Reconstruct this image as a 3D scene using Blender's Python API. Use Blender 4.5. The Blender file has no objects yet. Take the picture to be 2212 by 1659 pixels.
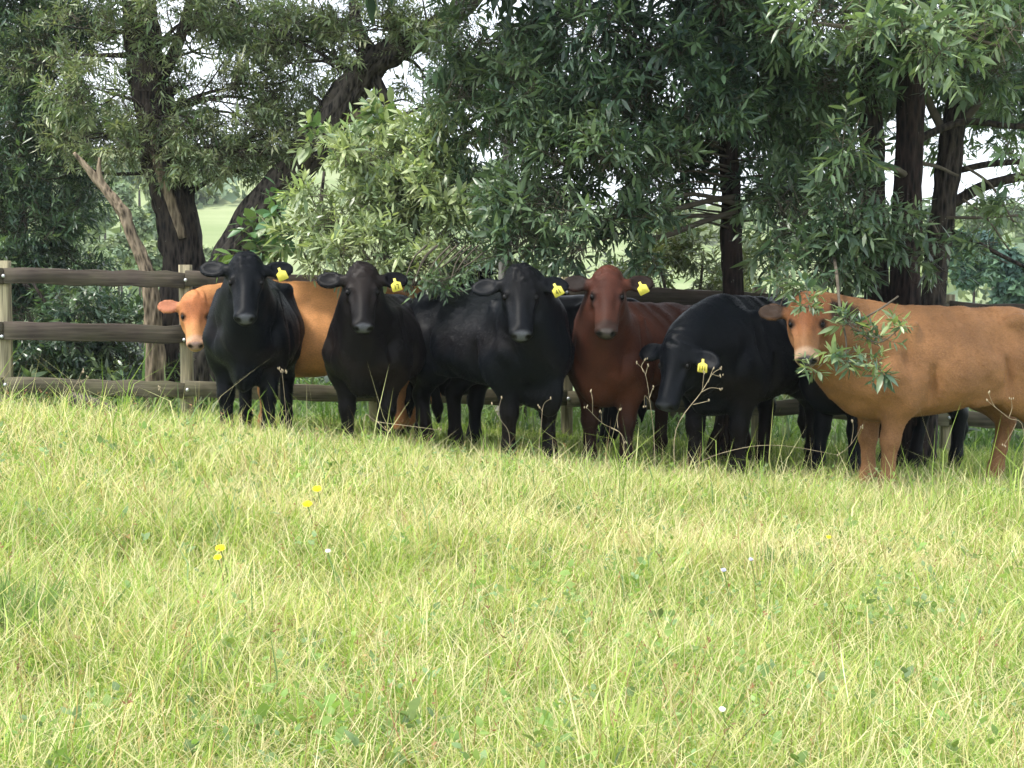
import bpy, math, random
import numpy as np
from mathutils import Matrix, Vector

random.seed(5)
rng = np.random.default_rng(11)
scene = bpy.context.scene

# ------------------------------------------------------------------ camera
CAM_Z, PITCH, FPX = 1.45, math.radians(3.5), 3404.0     # FPX: focal length in pixels of a 2212 px wide view
cam_data = bpy.data.cameras.new("camera")
cam_data.sensor_width = 36.0
cam_data.lens = 36.0 * FPX / 2212.0
cam_data.clip_start, cam_data.clip_end = 0.1, 5000.0
cam = bpy.data.objects.new("camera", cam_data)
scene.collection.objects.link(cam)
cam.location = (0, 0, CAM_Z)
cam.rotation_euler = (math.pi / 2 - PITCH, 0, 0)
scene.camera = cam

# ------------------------------------------------------------------ sky and sun
SUN_EL, SUN_AZ = math.radians(60), math.radians(-108)     # azimuth clockwise from +Y: from the left, slightly from the camera's side
world = bpy.data.worlds.new("World")
scene.world = world
world.use_nodes = True
nt = world.node_tree
nt.nodes.clear()
w_out = nt.nodes.new("ShaderNodeOutputWorld")
w_bg = nt.nodes.new("ShaderNodeBackground")
w_bg.inputs["Strength"].default_value = 0.15
w_sky = nt.nodes.new("ShaderNodeTexSky")
w_sky.sky_type = 'NISHITA'
w_sky.sun_disc = False
w_sky.sun_elevation = SUN_EL
w_sky.sun_rotation = SUN_AZ
w_tc = nt.nodes.new("ShaderNodeTexCoord")
w_noise = nt.nodes.new("ShaderNodeTexNoise")
w_noise.inputs["Scale"].default_value = 3.0
w_noise.inputs["Detail"].default_value = 6.0
w_ramp = nt.nodes.new("ShaderNodeValToRGB")
w_ramp.color_ramp.elements[0].position = 0.30
w_ramp.color_ramp.elements[0].color = (0.66, 0.66, 0.66, 1)
w_ramp.color_ramp.elements[1].position = 0.60
w_ramp.color_ramp.elements[1].color = (0.97, 0.97, 0.97, 1)
w_mix = nt.nodes.new("ShaderNodeMix")
w_mix.data_type = 'RGBA'
w_mix.inputs["B"].default_value = (7.3, 7.7, 8.3, 1)      # bright thin cloud
nt.links.new(w_tc.outputs["Generated"], w_noise.inputs["Vector"])
nt.links.new(w_noise.outputs["Fac"], w_ramp.inputs["Fac"])
nt.links.new(w_ramp.outputs["Color"], w_mix.inputs["Factor"])
nt.links.new(w_sky.outputs["Color"], w_mix.inputs["A"])
nt.links.new(w_mix.outputs["Result"], w_bg.inputs["Color"])
nt.links.new(w_bg.outputs["Background"], w_out.inputs["Surface"])

sun_data = bpy.data.lights.new("sun", 'SUN')
sun_data.energy = 2.9
sun_data.angle = math.radians(12)
sun_data.color = (1.0, 0.95, 0.86)
sun = bpy.data.objects.new("sun", sun_data)
scene.collection.objects.link(sun)
_sd = Vector((math.sin(SUN_AZ) * math.cos(SUN_EL), math.cos(SUN_AZ) * math.cos(SUN_EL), math.sin(SUN_EL)))
sun.rotation_euler = _sd.to_track_quat('Z', 'Y').to_euler()
sun.location = (-28, -6, 40)

vs = scene.view_settings
vs.view_transform = 'Standard'
vs.look = 'None'
vs.gamma = 1.0
vs.use_curve_mapping = False
vs.exposure = 1.05

cy = scene.cycles
cy.max_bounces = 6
cy.diffuse_bounces = 4
cy.glossy_bounces = 2
cy.transmission_bounces = 3
cy.transparent_max_bounces = 4
cy.use_denoising = True
cy.sample_clamp_indirect = 6.0

# ------------------------------------------------------------------ helpers
COL = scene.collection


def P(px, py, Y):
    """World point seen at pixel (px, py) of the 2212 x 1659 view, at distance Y along +Y."""
    u, v = (px - 1106.0) / FPX, (829.5 - py) / FPX
    dx, dy, dz = u, math.cos(PITCH) + math.sin(PITCH) * v, -math.sin(PITCH) + math.cos(PITCH) * v
    t = Y / dy
    return np.array([dx * t, Y, CAM_Z + dz * t])


def lattice(seed, n=256):
    return np.random.default_rng(seed).random((n, n))


_LT = {}


def noise2(x, y, seed=0):
    if seed not in _LT:
        _LT[seed] = lattice(seed)
    L = _LT[seed]
    x, y = np.asarray(x, float), np.asarray(y, float)
    xi, yi = np.floor(x).astype(int), np.floor(y).astype(int)
    fx, fy = x - xi, y - yi
    fx, fy = fx * fx * (3 - 2 * fx), fy * fy * (3 - 2 * fy)
    n = L.shape[0]
    a = L[xi % n, yi % n]; b = L[(xi + 1) % n, yi % n]
    c = L[xi % n, (yi + 1) % n]; d = L[(xi + 1) % n, (yi + 1) % n]
    return (a * (1 - fx) + b * fx) * (1 - fy) + (c * (1 - fx) + d * fx) * fy


def fbm2(x, y, seed=0, octv=4):
    s, a, t = 0, 0.5, 0
    for i in range(octv):
        s = s + a * noise2(np.asarray(x) * 2 ** i, np.asarray(y) * 2 ** i, seed + i)
        t += a
        a *= 0.5
    return s / t


def smooth(a, b, x):
    t = np.clip((x - a) / (b - a), 0, 1)
    return t * t * (3 - 2 * t)


def ground_z(x, y):
    x, y = np.asarray(x, float), np.asarray(y, float)
    z = np.interp(x, [-9, -4, -2, 0, 2, 3.6, 9], [.24, .20, .15, .03, -.09, -.14, -.26])
    z = z + 0.43 * np.exp(-((np.clip(x, -30, 30) + 4.4) / 3.5) ** 2) * np.exp(-((y - 9.7) / 2.3) ** 2)
    z = z + 0.06 * (fbm2(x * 0.9 + 40, y * 0.9 + 40, 3, 3) - 0.5) * (1 - smooth(12, 16, y))
    z = z - 2.2 * smooth(15.5, 50, y) - 3.0 * smooth(40, 75, y)
    hl = 19.5 * smooth(70, 175, y) * (0.8 + 0.5 * fbm2(x * 0.018 + 9, y * 0.012 + 3, 8, 3))
    side = 0.62 + 0.38 * smooth(8, -22, x)
    z = z + hl * side
    z = z + 24 * smooth(260, 620, y) * (0.6 + 0.7 * fbm2(x * 0.004 + 30, y * 0.003, 21, 3))
    return z


def gz(x, y):
    return float(ground_z(np.array([x]), np.array([y]))[0])


def mesh_np(name, verts, tris=None, quads=None, smooth_shade=True):
    me = bpy.data.meshes.new(name)
    verts = np.ascontiguousarray(verts, dtype=np.float32)
    nt_ = 0 if tris is None else len(tris)
    nq = 0 if quads is None else len(quads)
    me.vertices.add(len(verts))
    me.vertices.foreach_set("co", verts.ravel())
    loops = []
    if nt_:
        loops.append(np.asarray(tris, dtype=np.int32).ravel())
    if nq:
        loops.append(np.asarray(quads, dtype=np.int32).ravel())
    loops = np.concatenate(loops)
    me.loops.add(len(loops))
    me.loops.foreach_set("vertex_index", loops)
    me.polygons.add(nt_ + nq)
    starts = np.concatenate([np.arange(nt_) * 3, nt_ * 3 + np.arange(nq) * 4]).astype(np.int32)
    me.polygons.foreach_set("loop_start", starts)
    if smooth_shade:
        me.polygons.foreach_set("use_smooth", np.ones(nt_ + nq, dtype=bool))
    me.update(calc_edges=True)
    return me


def set_color(me, name, rgb):
    a = me.attributes.new(name, 'FLOAT_COLOR', 'POINT')
    c = np.ones((len(me.vertices), 4), dtype=np.float32)
    c[:, :3] = rgb
    a.data.foreach_set("color", c.ravel())


def empty(name, loc, rz=0.0):
    o = bpy.data.objects.new(name, None)
    COL.objects.link(o)
    o.empty_display_size = 0.2
    o.location = loc
    o.rotation_euler = (0, 0, rz)
    return o


def tag(o, label=None, cat=None, group=None, kind=None):
    if label: o["label"] = label
    if cat: o["category"] = cat
    if group: o["group"] = group
    if kind: o["kind"] = kind
    return o


def link(name, me, mat, parent=None):
    o = bpy.data.objects.new(name, me)
    COL.objects.link(o)
    if mat is not None and not me.materials:
        me.materials.append(mat)
    if parent is not None:
        o.parent = parent
    return o


def rel(parent, v):
    return np.asarray(v, float) - np.array(parent.location)


# ------------------------------------------------------------------ materials
def new_mat(name):
    m = bpy.data.materials.new(name)
    m.use_nodes = True
    t = m.node_tree
    t.nodes.clear()
    out = t.nodes.new("ShaderNodeOutputMaterial")
    return m, t, out


def N(t, typ, **kw):
    n = t.nodes.new(typ)
    for k, v in kw.items():
        setattr(n, k, v)
    return n


def mat_leaf(name, rough=0.5, trans=0.35, spec=0.4, tcol=(1.15, 1.2, 0.6)):
    """Leaf or blade: colour from the per-leaf attribute, some light shining through."""
    m, t, out = new_mat(name)
    at = N(t, "ShaderNodeAttribute", attribute_name="tint")
    no = N(t, "ShaderNodeTexNoise")
    no.inputs["Scale"].default_value = 60
    mx = N(t, "ShaderNodeMix", data_type='RGBA', blend_type='MULTIPLY')
    mr = N(t, "ShaderNodeMapRange")
    mr.inputs["To Min"].default_value = 0.82
    mr.inputs["To Max"].default_value = 1.18
    t.links.new(no.outputs["Fac"], mr.inputs["Value"])
    mx.inputs["Factor"].default_value = 1
    t.links.new(at.outputs["Color"], mx.inputs["A"])
    t.links.new(mr.outputs["Result"], mx.inputs["B"])
    b = N(t, "ShaderNodeBsdfPrincipled")
    b.inputs["Roughness"].default_value = rough
    b.inputs["Specular IOR Level"].default_value = spec
    t.links.new(mx.outputs["Result"], b.inputs["Base Color"])
    tr = N(t, "ShaderNodeBsdfTranslucent")
    mt = N(t, "ShaderNodeMix", data_type='RGBA', blend_type='MULTIPLY')
    mt.inputs["Factor"].default_value = 1
    mt.inputs["B"].default_value = (*tcol, 1)
    t.links.new(mx.outputs["Result"], mt.inputs["A"])
    t.links.new(mt.outputs["Result"], tr.inputs["Color"])
    ms = N(t, "ShaderNodeMixShader")
    ms.inputs["Fac"].default_value = trans
    t.links.new(b.outputs["BSDF"], ms.inputs[1])
    t.links.new(tr.outputs["BSDF"], ms.inputs[2])
    t.links.new(ms.outputs["Shader"], out.inputs["Surface"])
    return m


def mat_plain(name, col, rough=0.7, spec=0.3, var=0.25, scale=8.0, bump=0.0, bscale=60.0, stretch=(1, 1, 1), metal=0.0):
    m, t, out = new_mat(name)
    tc = N(t, "ShaderNodeTexCoord")
    mp = N(t, "ShaderNodeMapping")
    mp.inputs["Scale"].default_value = stretch
    t.links.new(tc.outputs["Object"], mp.inputs["Vector"])
    no = N(t, "ShaderNodeTexNoise")
    no.inputs["Scale"].default_value = scale
    no.inputs["Detail"].default_value = 5
    t.links.new(mp.outputs["Vector"], no.inputs["Vector"])
    r = N(t, "ShaderNodeValToRGB")
    r.color_ramp.elements[0].position, r.color_ramp.elements[1].position = 0.3, 0.7
    r.color_ramp.elements[0].color = (*[c * (1 - var) for c in col], 1)
    r.color_ramp.elements[1].color = (*[min(1, c * (1 + var)) for c in col], 1)
    t.links.new(no.outputs["Fac"], r.inputs["Fac"])
    b = N(t, "ShaderNodeBsdfPrincipled")
    b.inputs["Roughness"].default_value = rough
    b.inputs["Specular IOR Level"].default_value = spec
    b.inputs["Metallic"].default_value = metal
    t.links.new(r.outputs["Color"], b.inputs["Base Color"])
    if bump:
        n2 = N(t, "ShaderNodeTexNoise")
        n2.inputs["Scale"].default_value = bscale
        n2.inputs["Detail"].default_value = 4
        t.links.new(mp.outputs["Vector"], n2.inputs["Vector"])
        bp = N(t, "ShaderNodeBump")
        bp.inputs["Strength"].default_value = bump
        bp.inputs["Distance"].default_value = 0.02
        t.links.new(n2.outputs["Fac"], bp.inputs["Height"])
        t.links.new(bp.outputs["Normal"], b.inputs["Normal"])
    t.links.new(b.outputs["BSDF"], out.inputs["Surface"])
    return m


def mat_bark(name, dark, light, lichen=0.0):
    m, t, out = new_mat(name)
    tc = N(t, "ShaderNodeTexCoord")
    mp = N(t, "ShaderNodeMapping")
    mp.inputs["Scale"].default_value = (14, 14, 3.2)
    t.links.new(tc.outputs["Object"], mp.inputs["Vector"])
    no = N(t, "ShaderNodeTexNoise")
    no.inputs["Scale"].default_value = 1.6
    no.inputs["Detail"].default_value = 8
    no.inputs["Roughness"].default_value = 0.7
    t.links.new(mp.outputs["Vector"], no.inputs["Vector"])
    vo = N(t, "ShaderNodeTexVoronoi")
    vo.inputs["Scale"].default_value = 2.0
    t.links.new(mp.outputs["Vector"], vo.inputs["Vector"])
    ma = N(t, "ShaderNodeMath", operation='MULTIPLY')
    t.links.new(no.outputs["Fac"], ma.inputs[0])
    t.links.new(vo.outputs["Distance"], ma.inputs[1])
    r = N(t, "ShaderNodeValToRGB")
    r.color_ramp.elements[0].position, r.color_ramp.elements[1].position = 0.06, 0.36
    r.color_ramp.elements[0].color = (*dark, 1)
    r.color_ramp.elements[1].color = (*light, 1)
    t.links.new(ma.outputs["Value"], r.inputs["Fac"])
    col = r.outputs["Color"]
    if lichen:
        n3 = N(t, "ShaderNodeTexNoise")
        n3.inputs["Scale"].default_value = 17
        n3.inputs["Detail"].default_value = 7
        n3.inputs["Roughness"].default_value = 0.75
        t.links.new(tc.outputs["Object"], n3.inputs["Vector"])
        r3 = N(t, "ShaderNodeValToRGB")
        r3.color_ramp.elements[0].position, r3.color_ramp.elements[1].position = 0.69 - lichen * 0.1, 0.72 - lichen * 0.1
        t.links.new(n3.outputs["Fac"], r3.inputs["Fac"])
        mx = N(t, "ShaderNodeMix", data_type='RGBA')
        mx.inputs["B"].default_value = (0.32, 0.32, 0.28, 1)
        t.links.new(r3.outputs["Color"], mx.inputs["Factor"])
        t.links.new(col, mx.inputs["A"])
        col = mx.outputs["Result"]
    b = N(t, "ShaderNodeBsdfPrincipled")
    b.inputs["Roughness"].default_value = 0.9
    b.inputs["Specular IOR Level"].default_value = 0.15
    t.links.new(col, b.inputs["Base Color"])
    bp = N(t, "ShaderNodeBump")
    bp.inputs["Strength"].default_value = 0.9
    bp.inputs["Distance"].default_value = 0.03
    t.links.new(ma.outputs["Value"], bp.inputs["Height"])
    t.links.new(bp.outputs["Normal"], b.inputs["Normal"])
    t.links.new(b.outputs["BSDF"], out.inputs["Surface"])
    return m


def mat_wood(name, col, green=0.3, grain=(1.3, 12, 26)):
    """Weathered sawn board: grain along X, algae tint in patches."""
    m, t, out = new_mat(name)
    tc = N(t, "ShaderNodeTexCoord")
    mp = N(t, "ShaderNodeMapping")
    mp.inputs["Scale"].default_value = grain
    t.links.new(tc.outputs["Object"], mp.inputs["Vector"])
    no = N(t, "ShaderNodeTexNoise")
    no.inputs["Scale"].default_value = 1.7
    no.inputs["Detail"].default_value = 7
    no.inputs["Distortion"].default_value = 0.6
    t.links.new(mp.outputs["Vector"], no.inputs["Vector"])
    r = N(t, "ShaderNodeValToRGB")
    r.color_ramp.elements[0].position, r.color_ramp.elements[1].position = 0.33, 0.70
    r.color_ramp.elements[0].color = (*[c * 0.45 for c in col], 1)
    r.color_ramp.elements[1].color = (*[c * 1.5 for c in col], 1)
    t.links.new(no.outputs["Fac"], r.inputs["Fac"])
    n2 = N(t, "ShaderNodeTexNoise")
    n2.inputs["Scale"].default_value = 1.4
    n2.inputs["Detail"].default_value = 4
    t.links.new(tc.outputs["Object"], n2.inputs["Vector"])
    r2 = N(t, "ShaderNodeValToRGB")
    r2.color_ramp.elements[0].position, r2.color_ramp.elements[1].position = 0.42, 0.72
    r2.color_ramp.elements[1].color = (green, green, green, 1)
    t.links.new(n2.outputs["Fac"], r2.inputs["Fac"])
    mx = N(t, "ShaderNodeMix", data_type='RGBA')
    mx.inputs["B"].default_value = (0.12, 0.125, 0.06, 1)
    t.links.new(r2.outputs["Color"], mx.inputs["Factor"])
    t.links.new(r.outputs["Color"], mx.inputs["A"])
    b = N(t, "ShaderNodeBsdfPrincipled")
    b.inputs["Roughness"].default_value = 0.85
    b.inputs["Specular IOR Level"].default_value = 0.2
    t.links.new(mx.outputs["Result"], b.inputs["Base Color"])
    bp = N(t, "ShaderNodeBump")
    bp.inputs["Strength"].default_value = 0.5
    bp.inputs["Distance"].default_value = 0.008
    t.links.new(no.outputs["Fac"], bp.inputs["Height"])
    t.links.new(bp.outputs["Normal"], b.inputs["Normal"])
    t.links.new(b.outputs["BSDF"], out.inputs["Surface"])
    return m


def mat_coat(name, rough=0.55, sheen=0.3, sheen_tint=(0.7, 0.8, 1.0), spec=0.3):
    """Short hair: colour from the per-point coat attribute, broken by fine hair streaks."""
    m, t, out = new_mat(name)
    at = N(t, "ShaderNodeAttribute", attribute_name="coat")
    tc = N(t, "ShaderNodeTexCoord")
    mp = N(t, "ShaderNodeMapping")
    mp.inputs["Scale"].default_value = (22, 60, 30)
    t.links.new(tc.outputs["Object"], mp.inputs["Vector"])
    no = N(t, "ShaderNodeTexNoise")
    no.inputs["Scale"].default_value = 3.0
    no.inputs["Detail"].default_value = 5
    t.links.new(mp.outputs["Vector"], no.inputs["Vector"])
    n2 = N(t, "ShaderNodeTexNoise")
    n2.inputs["Scale"].default_value = 5.0
    n2.inputs["Detail"].default_value = 3
    t.links.new(tc.outputs["Object"], n2.inputs["Vector"])
    ad = N(t, "ShaderNodeMath", operation='ADD')
    t.links.new(no.outputs["Fac"], ad.inputs[0])
    t.links.new(n2.outputs["Fac"], ad.inputs[1])
    mr = N(t, "ShaderNodeMapRange")
    mr.inputs["From Min"].default_value = 0.6
    mr.inputs["From Max"].default_value = 1.4
    mr.inputs["To Min"].default_value = 0.62
    mr.inputs["To Max"].default_value = 1.38
    t.links.new(ad.outputs["Value"], mr.inputs["Value"])
    mx = N(t, "ShaderNodeMix", data_type='RGBA', blend_type='MULTIPLY')
    mx.inputs["Factor"].default_value = 1
    t.links.new(at.outputs["Color"], mx.inputs["A"])
    t.links.new(mr.outputs["Result"], mx.inputs["B"])
    b = N(t, "ShaderNodeBsdfPrincipled")
    b.inputs["Roughness"].default_value = rough
    b.inputs["Specular IOR Level"].default_value = spec
    b.inputs["Sheen Weight"].default_value = sheen
    b.inputs["Sheen Roughness"].default_value = 0.45
    b.inputs["Sheen Tint"].default_value = (*sheen_tint, 1)
    t.links.new(mx.outputs["Result"], b.inputs["Base Color"])
    bp = N(t, "ShaderNodeBump")
    bp.inputs["Strength"].default_value = 0.16
    bp.inputs["Distance"].default_value = 0.010
    t.links.new(no.outputs["Fac"], bp.inputs["Height"])
    t.links.new(bp.outputs["Normal"], b.inputs["Normal"])
    t.links.new(b.outputs["BSDF"], out.inputs["Surface"])
    return m


M_GRASS = mat_leaf("grass_blade", rough=0.6, trans=0.42, spec=0.25, tcol=(1.15, 1.15, 0.7))
M_LEAF = mat_leaf("leaf_blade", rough=0.36, trans=0.30, spec=0.6)
M_LEAF_FAR = mat_leaf("far_leaf", rough=0.6, trans=0.25, spec=0.2)
M_BARK_DARK = mat_bark("dark_bark", (0.006, 0.006, 0.007), (0.055, 0.044, 0.036), 0.3)
M_BARK_RED = mat_bark("reddish_bark", (0.007, 0.006, 0.006), (0.040, 0.027, 0.023), 0.35)
M_BARK_GREY = mat_bark("furrowed_bark", (0.010, 0.009, 0.010), (0.10, 0.085, 0.072), 0.2)
M_BARK_PALE = mat_bark("pale_dead_wood", (0.05, 0.038, 0.027), (0.30, 0.235, 0.165), 0.0)
M_BARK_MOTTLE = mat_bark("mottled_bark", (0.10, 0.095, 0.085), (0.36, 0.34, 0.31), 0.9)
M_TWIG = mat_plain("twig_bark", (0.10, 0.085, 0.065), 0.9, 0.1)
M_DRY = mat_plain("dry_stem", (0.33, 0.27, 0.18), 0.8, 0.15, 0.3, 30)
M_RAIL = mat_wood("dark_rail_wood", (0.052, 0.040, 0.034), 0.35)
M_RAIL_G = mat_wood("mossy_rail_wood", (0.085, 0.072, 0.052), 0.75)
M_POST = mat_wood("pale_post_wood", (0.27, 0.235, 0.155), 0.35, (22, 22, 1.3))
M_STEEL = mat_plain("galvanised_bolt", (0.5, 0.52, 0.55), 0.4, 0.5, 0.2, 20, metal=0.6)
M_EYE = mat_plain("eye_surface", (0.003, 0.0026, 0.0026), 0.3, 0.12, 0.1)
M_TAG = mat_plain("yellow_tag_plastic", (0.70, 0.61, 0.10), 0.45, 0.4, 0.08, 30)
M_INK = mat_plain("tag_ink", (0.20, 0.18, 0.03), 0.7, 0.2, 0.1)
M_COAT = mat_coat("cow_coat", 0.46, 0.004, (0.62, 0.75, 1.0), 0.085)
M_COAT_WARM = mat_coat("warm_cow_coat", 0.66, 0.02, (1.0, 0.85, 0.7), 0.16)



def mat_hair(name, rough, spec):
    m, t, out = new_mat(name)
    at_ = N(t, "ShaderNodeAttribute", attribute_name="coat")
    b = N(t, "ShaderNodeBsdfPrincipled")
    b.inputs["Roughness"].default_value = rough
    b.inputs["Specular IOR Level"].default_value = spec
    t.links.new(at_.outputs["Color"], b.inputs["Base Color"])
    t.links.new(b.outputs["BSDF"], out.inputs["Surface"])
    return m


M_HAIR = mat_hair("black_hair", 0.42, 0.10)
M_HAIR_WARM = mat_hair("warm_hair", 0.55, 0.16)

# ------------------------------------------------------------------ ground
def build_ground():
    def ladder(a, b, n, p):
        s = np.linspace(-1, 1, n)
        return np.sign(s) * np.abs(s) ** p
    xs = ladder(-1, 1, 181, 3.0) * 900
    s = np.linspace(0, 1, 220)
    ys = -25 + 60 * s + 1400 * s ** 5
    X, Y = np.meshgrid(xs, ys, indexing='xy')
    Z = ground_z(X.ravel(), Y.ravel())
    V = np.stack([X.ravel(), Y.ravel(), Z], 1)
    nx, ny = len(xs), len(ys)
    i = np.arange(nx - 1)[None, :] + (np.arange(ny - 1) * nx)[:, None]
    Q = np.stack([i, i + 1, i + nx + 1, i + nx], -1).reshape(-1, 4)
    me = mesh_np("ground", V, quads=Q)
    m, t, out = new_mat("pasture_ground")
    tc = N(t, "ShaderNodeTexCoord")
    geo = N(t, "ShaderNodeNewGeometry")
    no = N(t, "ShaderNodeTexNoise")
    no.inputs["Scale"].default_value = 0.11
    no.inputs["Detail"].default_value = 8
    t.links.new(tc.outputs["Object"], no.inputs["Vector"])
    mp = N(t, "ShaderNodeMapping")
    mp.inputs["Scale"].default_value = (0.05, 0.05, 1.5)
    t.links.new(tc.outputs["Object"], mp.inputs["Vector"])
    n2 = N(t, "ShaderNodeTexNoise")
    n2.inputs["Scale"].default_value = 1.0
    n2.inputs["Detail"].default_value = 3
    t.links.new(mp.outputs["Vector"], n2.inputs["Vector"])
    ad = N(t, "ShaderNodeMath", operation='ADD')
    t.links.new(no.outputs["Fac"], ad.inputs[0])
    t.links.new(n2.outputs["Fac"], ad.inputs[1])
    r = N(t, "ShaderNodeValToRGB")
    e = r.color_ramp.elements
    e[0].position, e[1].position = 0.36, 0.64
    e[0].color = (0.15, 0.20, 0.085, 1)
    e[1].color = (0.25, 0.285, 0.155, 1)  # ground greens paled and greyed, hillside haze partly painted in
    hf = N(t, "ShaderNodeMath", operation='MULTIPLY')
    hf.inputs[1].default_value = 0.5
    t.links.new(ad.outputs["Value"], hf.inputs[0])
    t.links.new(hf.outputs["Value"], r.inputs["Fac"])
    b = N(t, "ShaderNodeBsdfPrincipled")
    b.inputs["Roughness"].default_value = 0.95
    b.inputs["Specular IOR Level"].default_value = 0.05
    t.links.new(r.outputs["Color"], b.inputs["Base Color"])
    t.links.new(b.outputs["BSDF"], out.inputs["Surface"])
    o = link("ground", me, m)
    tag(o, kind="structure")


build_ground()

# ------------------------------------------------------------------ tubes, boxes, leaves
def catmull(pts, n):
    pts = np.asarray(pts, float)
    if len(pts) == 2:
        t = np.linspace(0, 1, n)[:, None]
        return pts[0] * (1 - t) + pts[1] * t
    Pp = np.vstack([2 * pts[0] - pts[1], pts, 2 * pts[-1] - pts[-2]])
    out = []
    u = np.linspace(0, len(pts) - 1 - 1e-6, n)
    for v in u:
        i = int(v)
        f = v - i
        a, b, c, d = Pp[i], Pp[i + 1], Pp[i + 2], Pp[i + 3]
        out.append(0.5 * ((2 * b) + (c - a) * f + (2 * a - 5 * b + 4 * c - d) * f * f + (-a + 3 * b - 3 * c + d) * f ** 3))
    return np.array(out)


def tube(pts, radii, sides=8, rings=12, rough=0.0, seed=0, cap=True):
    """Tapered tube along points: (verts, quads, tris)."""
    C = catmull(np.column_stack([np.asarray(pts, float), np.asarray(radii, float)]), rings)
    c, r = C[:, :3], np.maximum(C[:, 3], 0.0005)
    tg = np.gradient(c, axis=0)
    tg /= np.linalg.norm(tg, axis=1)[:, None] + 1e-9
    ref = np.array([0.0, 1.0, 0.0]) if abs(tg[0][1]) < 0.8 else np.array([1.0, 0, 0])
    a = np.cross(tg, ref)
    a /= np.linalg.norm(a, axis=1)[:, None] + 1e-9
    b = np.cross(tg, a)
    th = np.linspace(0, 2 * np.pi, sides, endpoint=False)
    rr = np.ones((rings, sides))
    if rough:
        g = np.random.default_rng(seed + 77)
        base = g.normal(0, 1, (rings, sides))
        for _ in range(4):
            base[1:-1] = (base[:-2] + base[1:-1] + base[2:]) / 2.1
        rr += rough * base
        rr += rough * 1.3 * np.cos(th * 3 + g.random() * 6)[None, :] * np.linspace(1.2, 0.3, rings)[:, None]
    V = c[:, None, :] + (np.cos(th)[None, :, None] * a[:, None, :] + np.sin(th)[None, :, None] * b[:, None, :]) * (r[:, None] * rr)[:, :, None]
    V = V.reshape(-1, 3)
    i = np.arange(rings - 1)[:, None] * sides
    j = np.arange(sides)[None, :]
    j2 = (j + 1) % sides
    Q = np.stack([i + j, i + j2, i + sides + j2, i + sides + j], -1).reshape(-1, 4)
    T = []
    if cap:
        n0 = len(V)
        V = np.vstack([V, c[0], c[-1]])
        for k in range(sides):
            T.append((n0, (k + 1) % sides, k))
            T.append((n0 + 1, (rings - 1) * sides + k, (rings - 1) * sides + (k + 1) % sides))
    return V, Q, np.array(T, int).reshape(-1, 3)


class Geo:
    def __init__(self):
        self.v, self.q, self.t, self.n = [], [], [], 0

    def add(self, V, Q=None, T=None):
        self.v.append(np.asarray(V, float))
        if Q is not None and len(Q): self.q.append(np.asarray(Q) + self.n)
        if T is not None and len(T): self.t.append(np.asarray(T) + self.n)
        self.n += len(V)
        return self

    def mesh(self, name, org=(0, 0, 0), smooth_shade=True):
        V = np.vstack(self.v) - np.asarray(org)
        return mesh_np(name, V, np.vstack(self.t) if self.t else None, np.vstack(self.q) if self.q else None, smooth_shade)


def tube_px(pts, Y, sides=10, rings=16, rough=0.0, seed=0):
    """Tube through (px, py, radius_px[, dY]) points at distance Y."""
    w, r = [], []
    for p in pts:
        d = Y + (p[3] if len(p) > 3 else 0)
        w.append(P(p[0], p[1], d))
        r.append(p[2] * d / FPX)
    return tube(w, r, sides, rings, rough, seed)


LEAF_NEAR = (np.array([[0, 0, 0], [.25, .40, .10], [.25, -.40, .10], [.55, .46, .08], [.55, -.46, .08], [.82, .24, -.02], [.82, -.24, -.02], [1, 0, -.12], [.5, 0, 0.0]]),
             np.array([[0, 8, 1], [1, 8, 3], [3, 8, 5], [5, 8, 7], [0, 2, 8], [2, 4, 8], [4, 6, 8], [6, 7, 8]]))
LEAF_MID = (np.array([[0, 0, 0], [.35, .5, .12], [.35, -.5, .12], [.72, .34, .02], [.72, -.34, .02], [1, 0, -.1]]),
            np.array([[0, 2, 1], [1, 2, 4], [1, 4, 3], [3, 4, 5]]))
LEAF_FAR = (np.array([[0, 0, 0], [.45, .5, .12], [.45, -.5, .12], [1, 0, -.06]]),
            np.array([[0, 3, 1], [0, 2, 3]]))


def unit(a):
    return a / (np.linalg.norm(a, axis=-1, keepdims=True) + 1e-9)


def make_leaves(org, axis, slen, K, L, W, g, droop=0.25, spread=0.85):
    """Leaves set round sprigs. Returns pos, dir, side, normal, length, width."""
    S = len(org)
    k = np.arange(K)
    t = (k + 0.6) / K
    ref = np.where(np.abs(axis[:, 2:3]) > 0.9, np.array([[1.0, 0, 0]]), np.array([[0, 0, 1.0]]))
    e1 = unit(np.cross(axis, ref))
    e2 = np.cross(axis, e1)
    ang = k[None, :] * 2.4 + g.random((S, 1)) * 6.28 + g.normal(0, 0.3, (S, K))
    rad = np.cos(ang)[..., None] * e1[:, None] + np.sin(ang)[..., None] * e2[:, None]
    fwd = 0.45 + 0.5 * t[None, :, None]
    d = axis[:, None] * fwd + rad * spread + g.normal(0, 0.22, (S, K, 3))
    d[..., 2] -= droop
    d = unit(d)
    up = np.array([0, 0, 1.0]) + g.normal(0, 0.45, (S, K, 3))
    n = unit(up - d * (up * d).sum(-1, keepdims=True))
    s = np.cross(n, d)
    pos = org[:, None] + axis[:, None] * (slen[:, None] * t[None])[..., None]
    ln = L * g.uniform(0.65, 1.25, (S, K)) * np.clip(g.lognormal(0, .28, (S, 1)), .5, 1.7) * (1.0 - 0.35 * np.abs(t - 0.45)[None])
    wd = ln * (W / L) * g.uniform(0.8, 1.2, (S, K))
    f = lambda a: a.reshape(-1, 3)
    return f(pos), f(d), f(s), f(n), ln.ravel(), wd.ravel()


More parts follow.
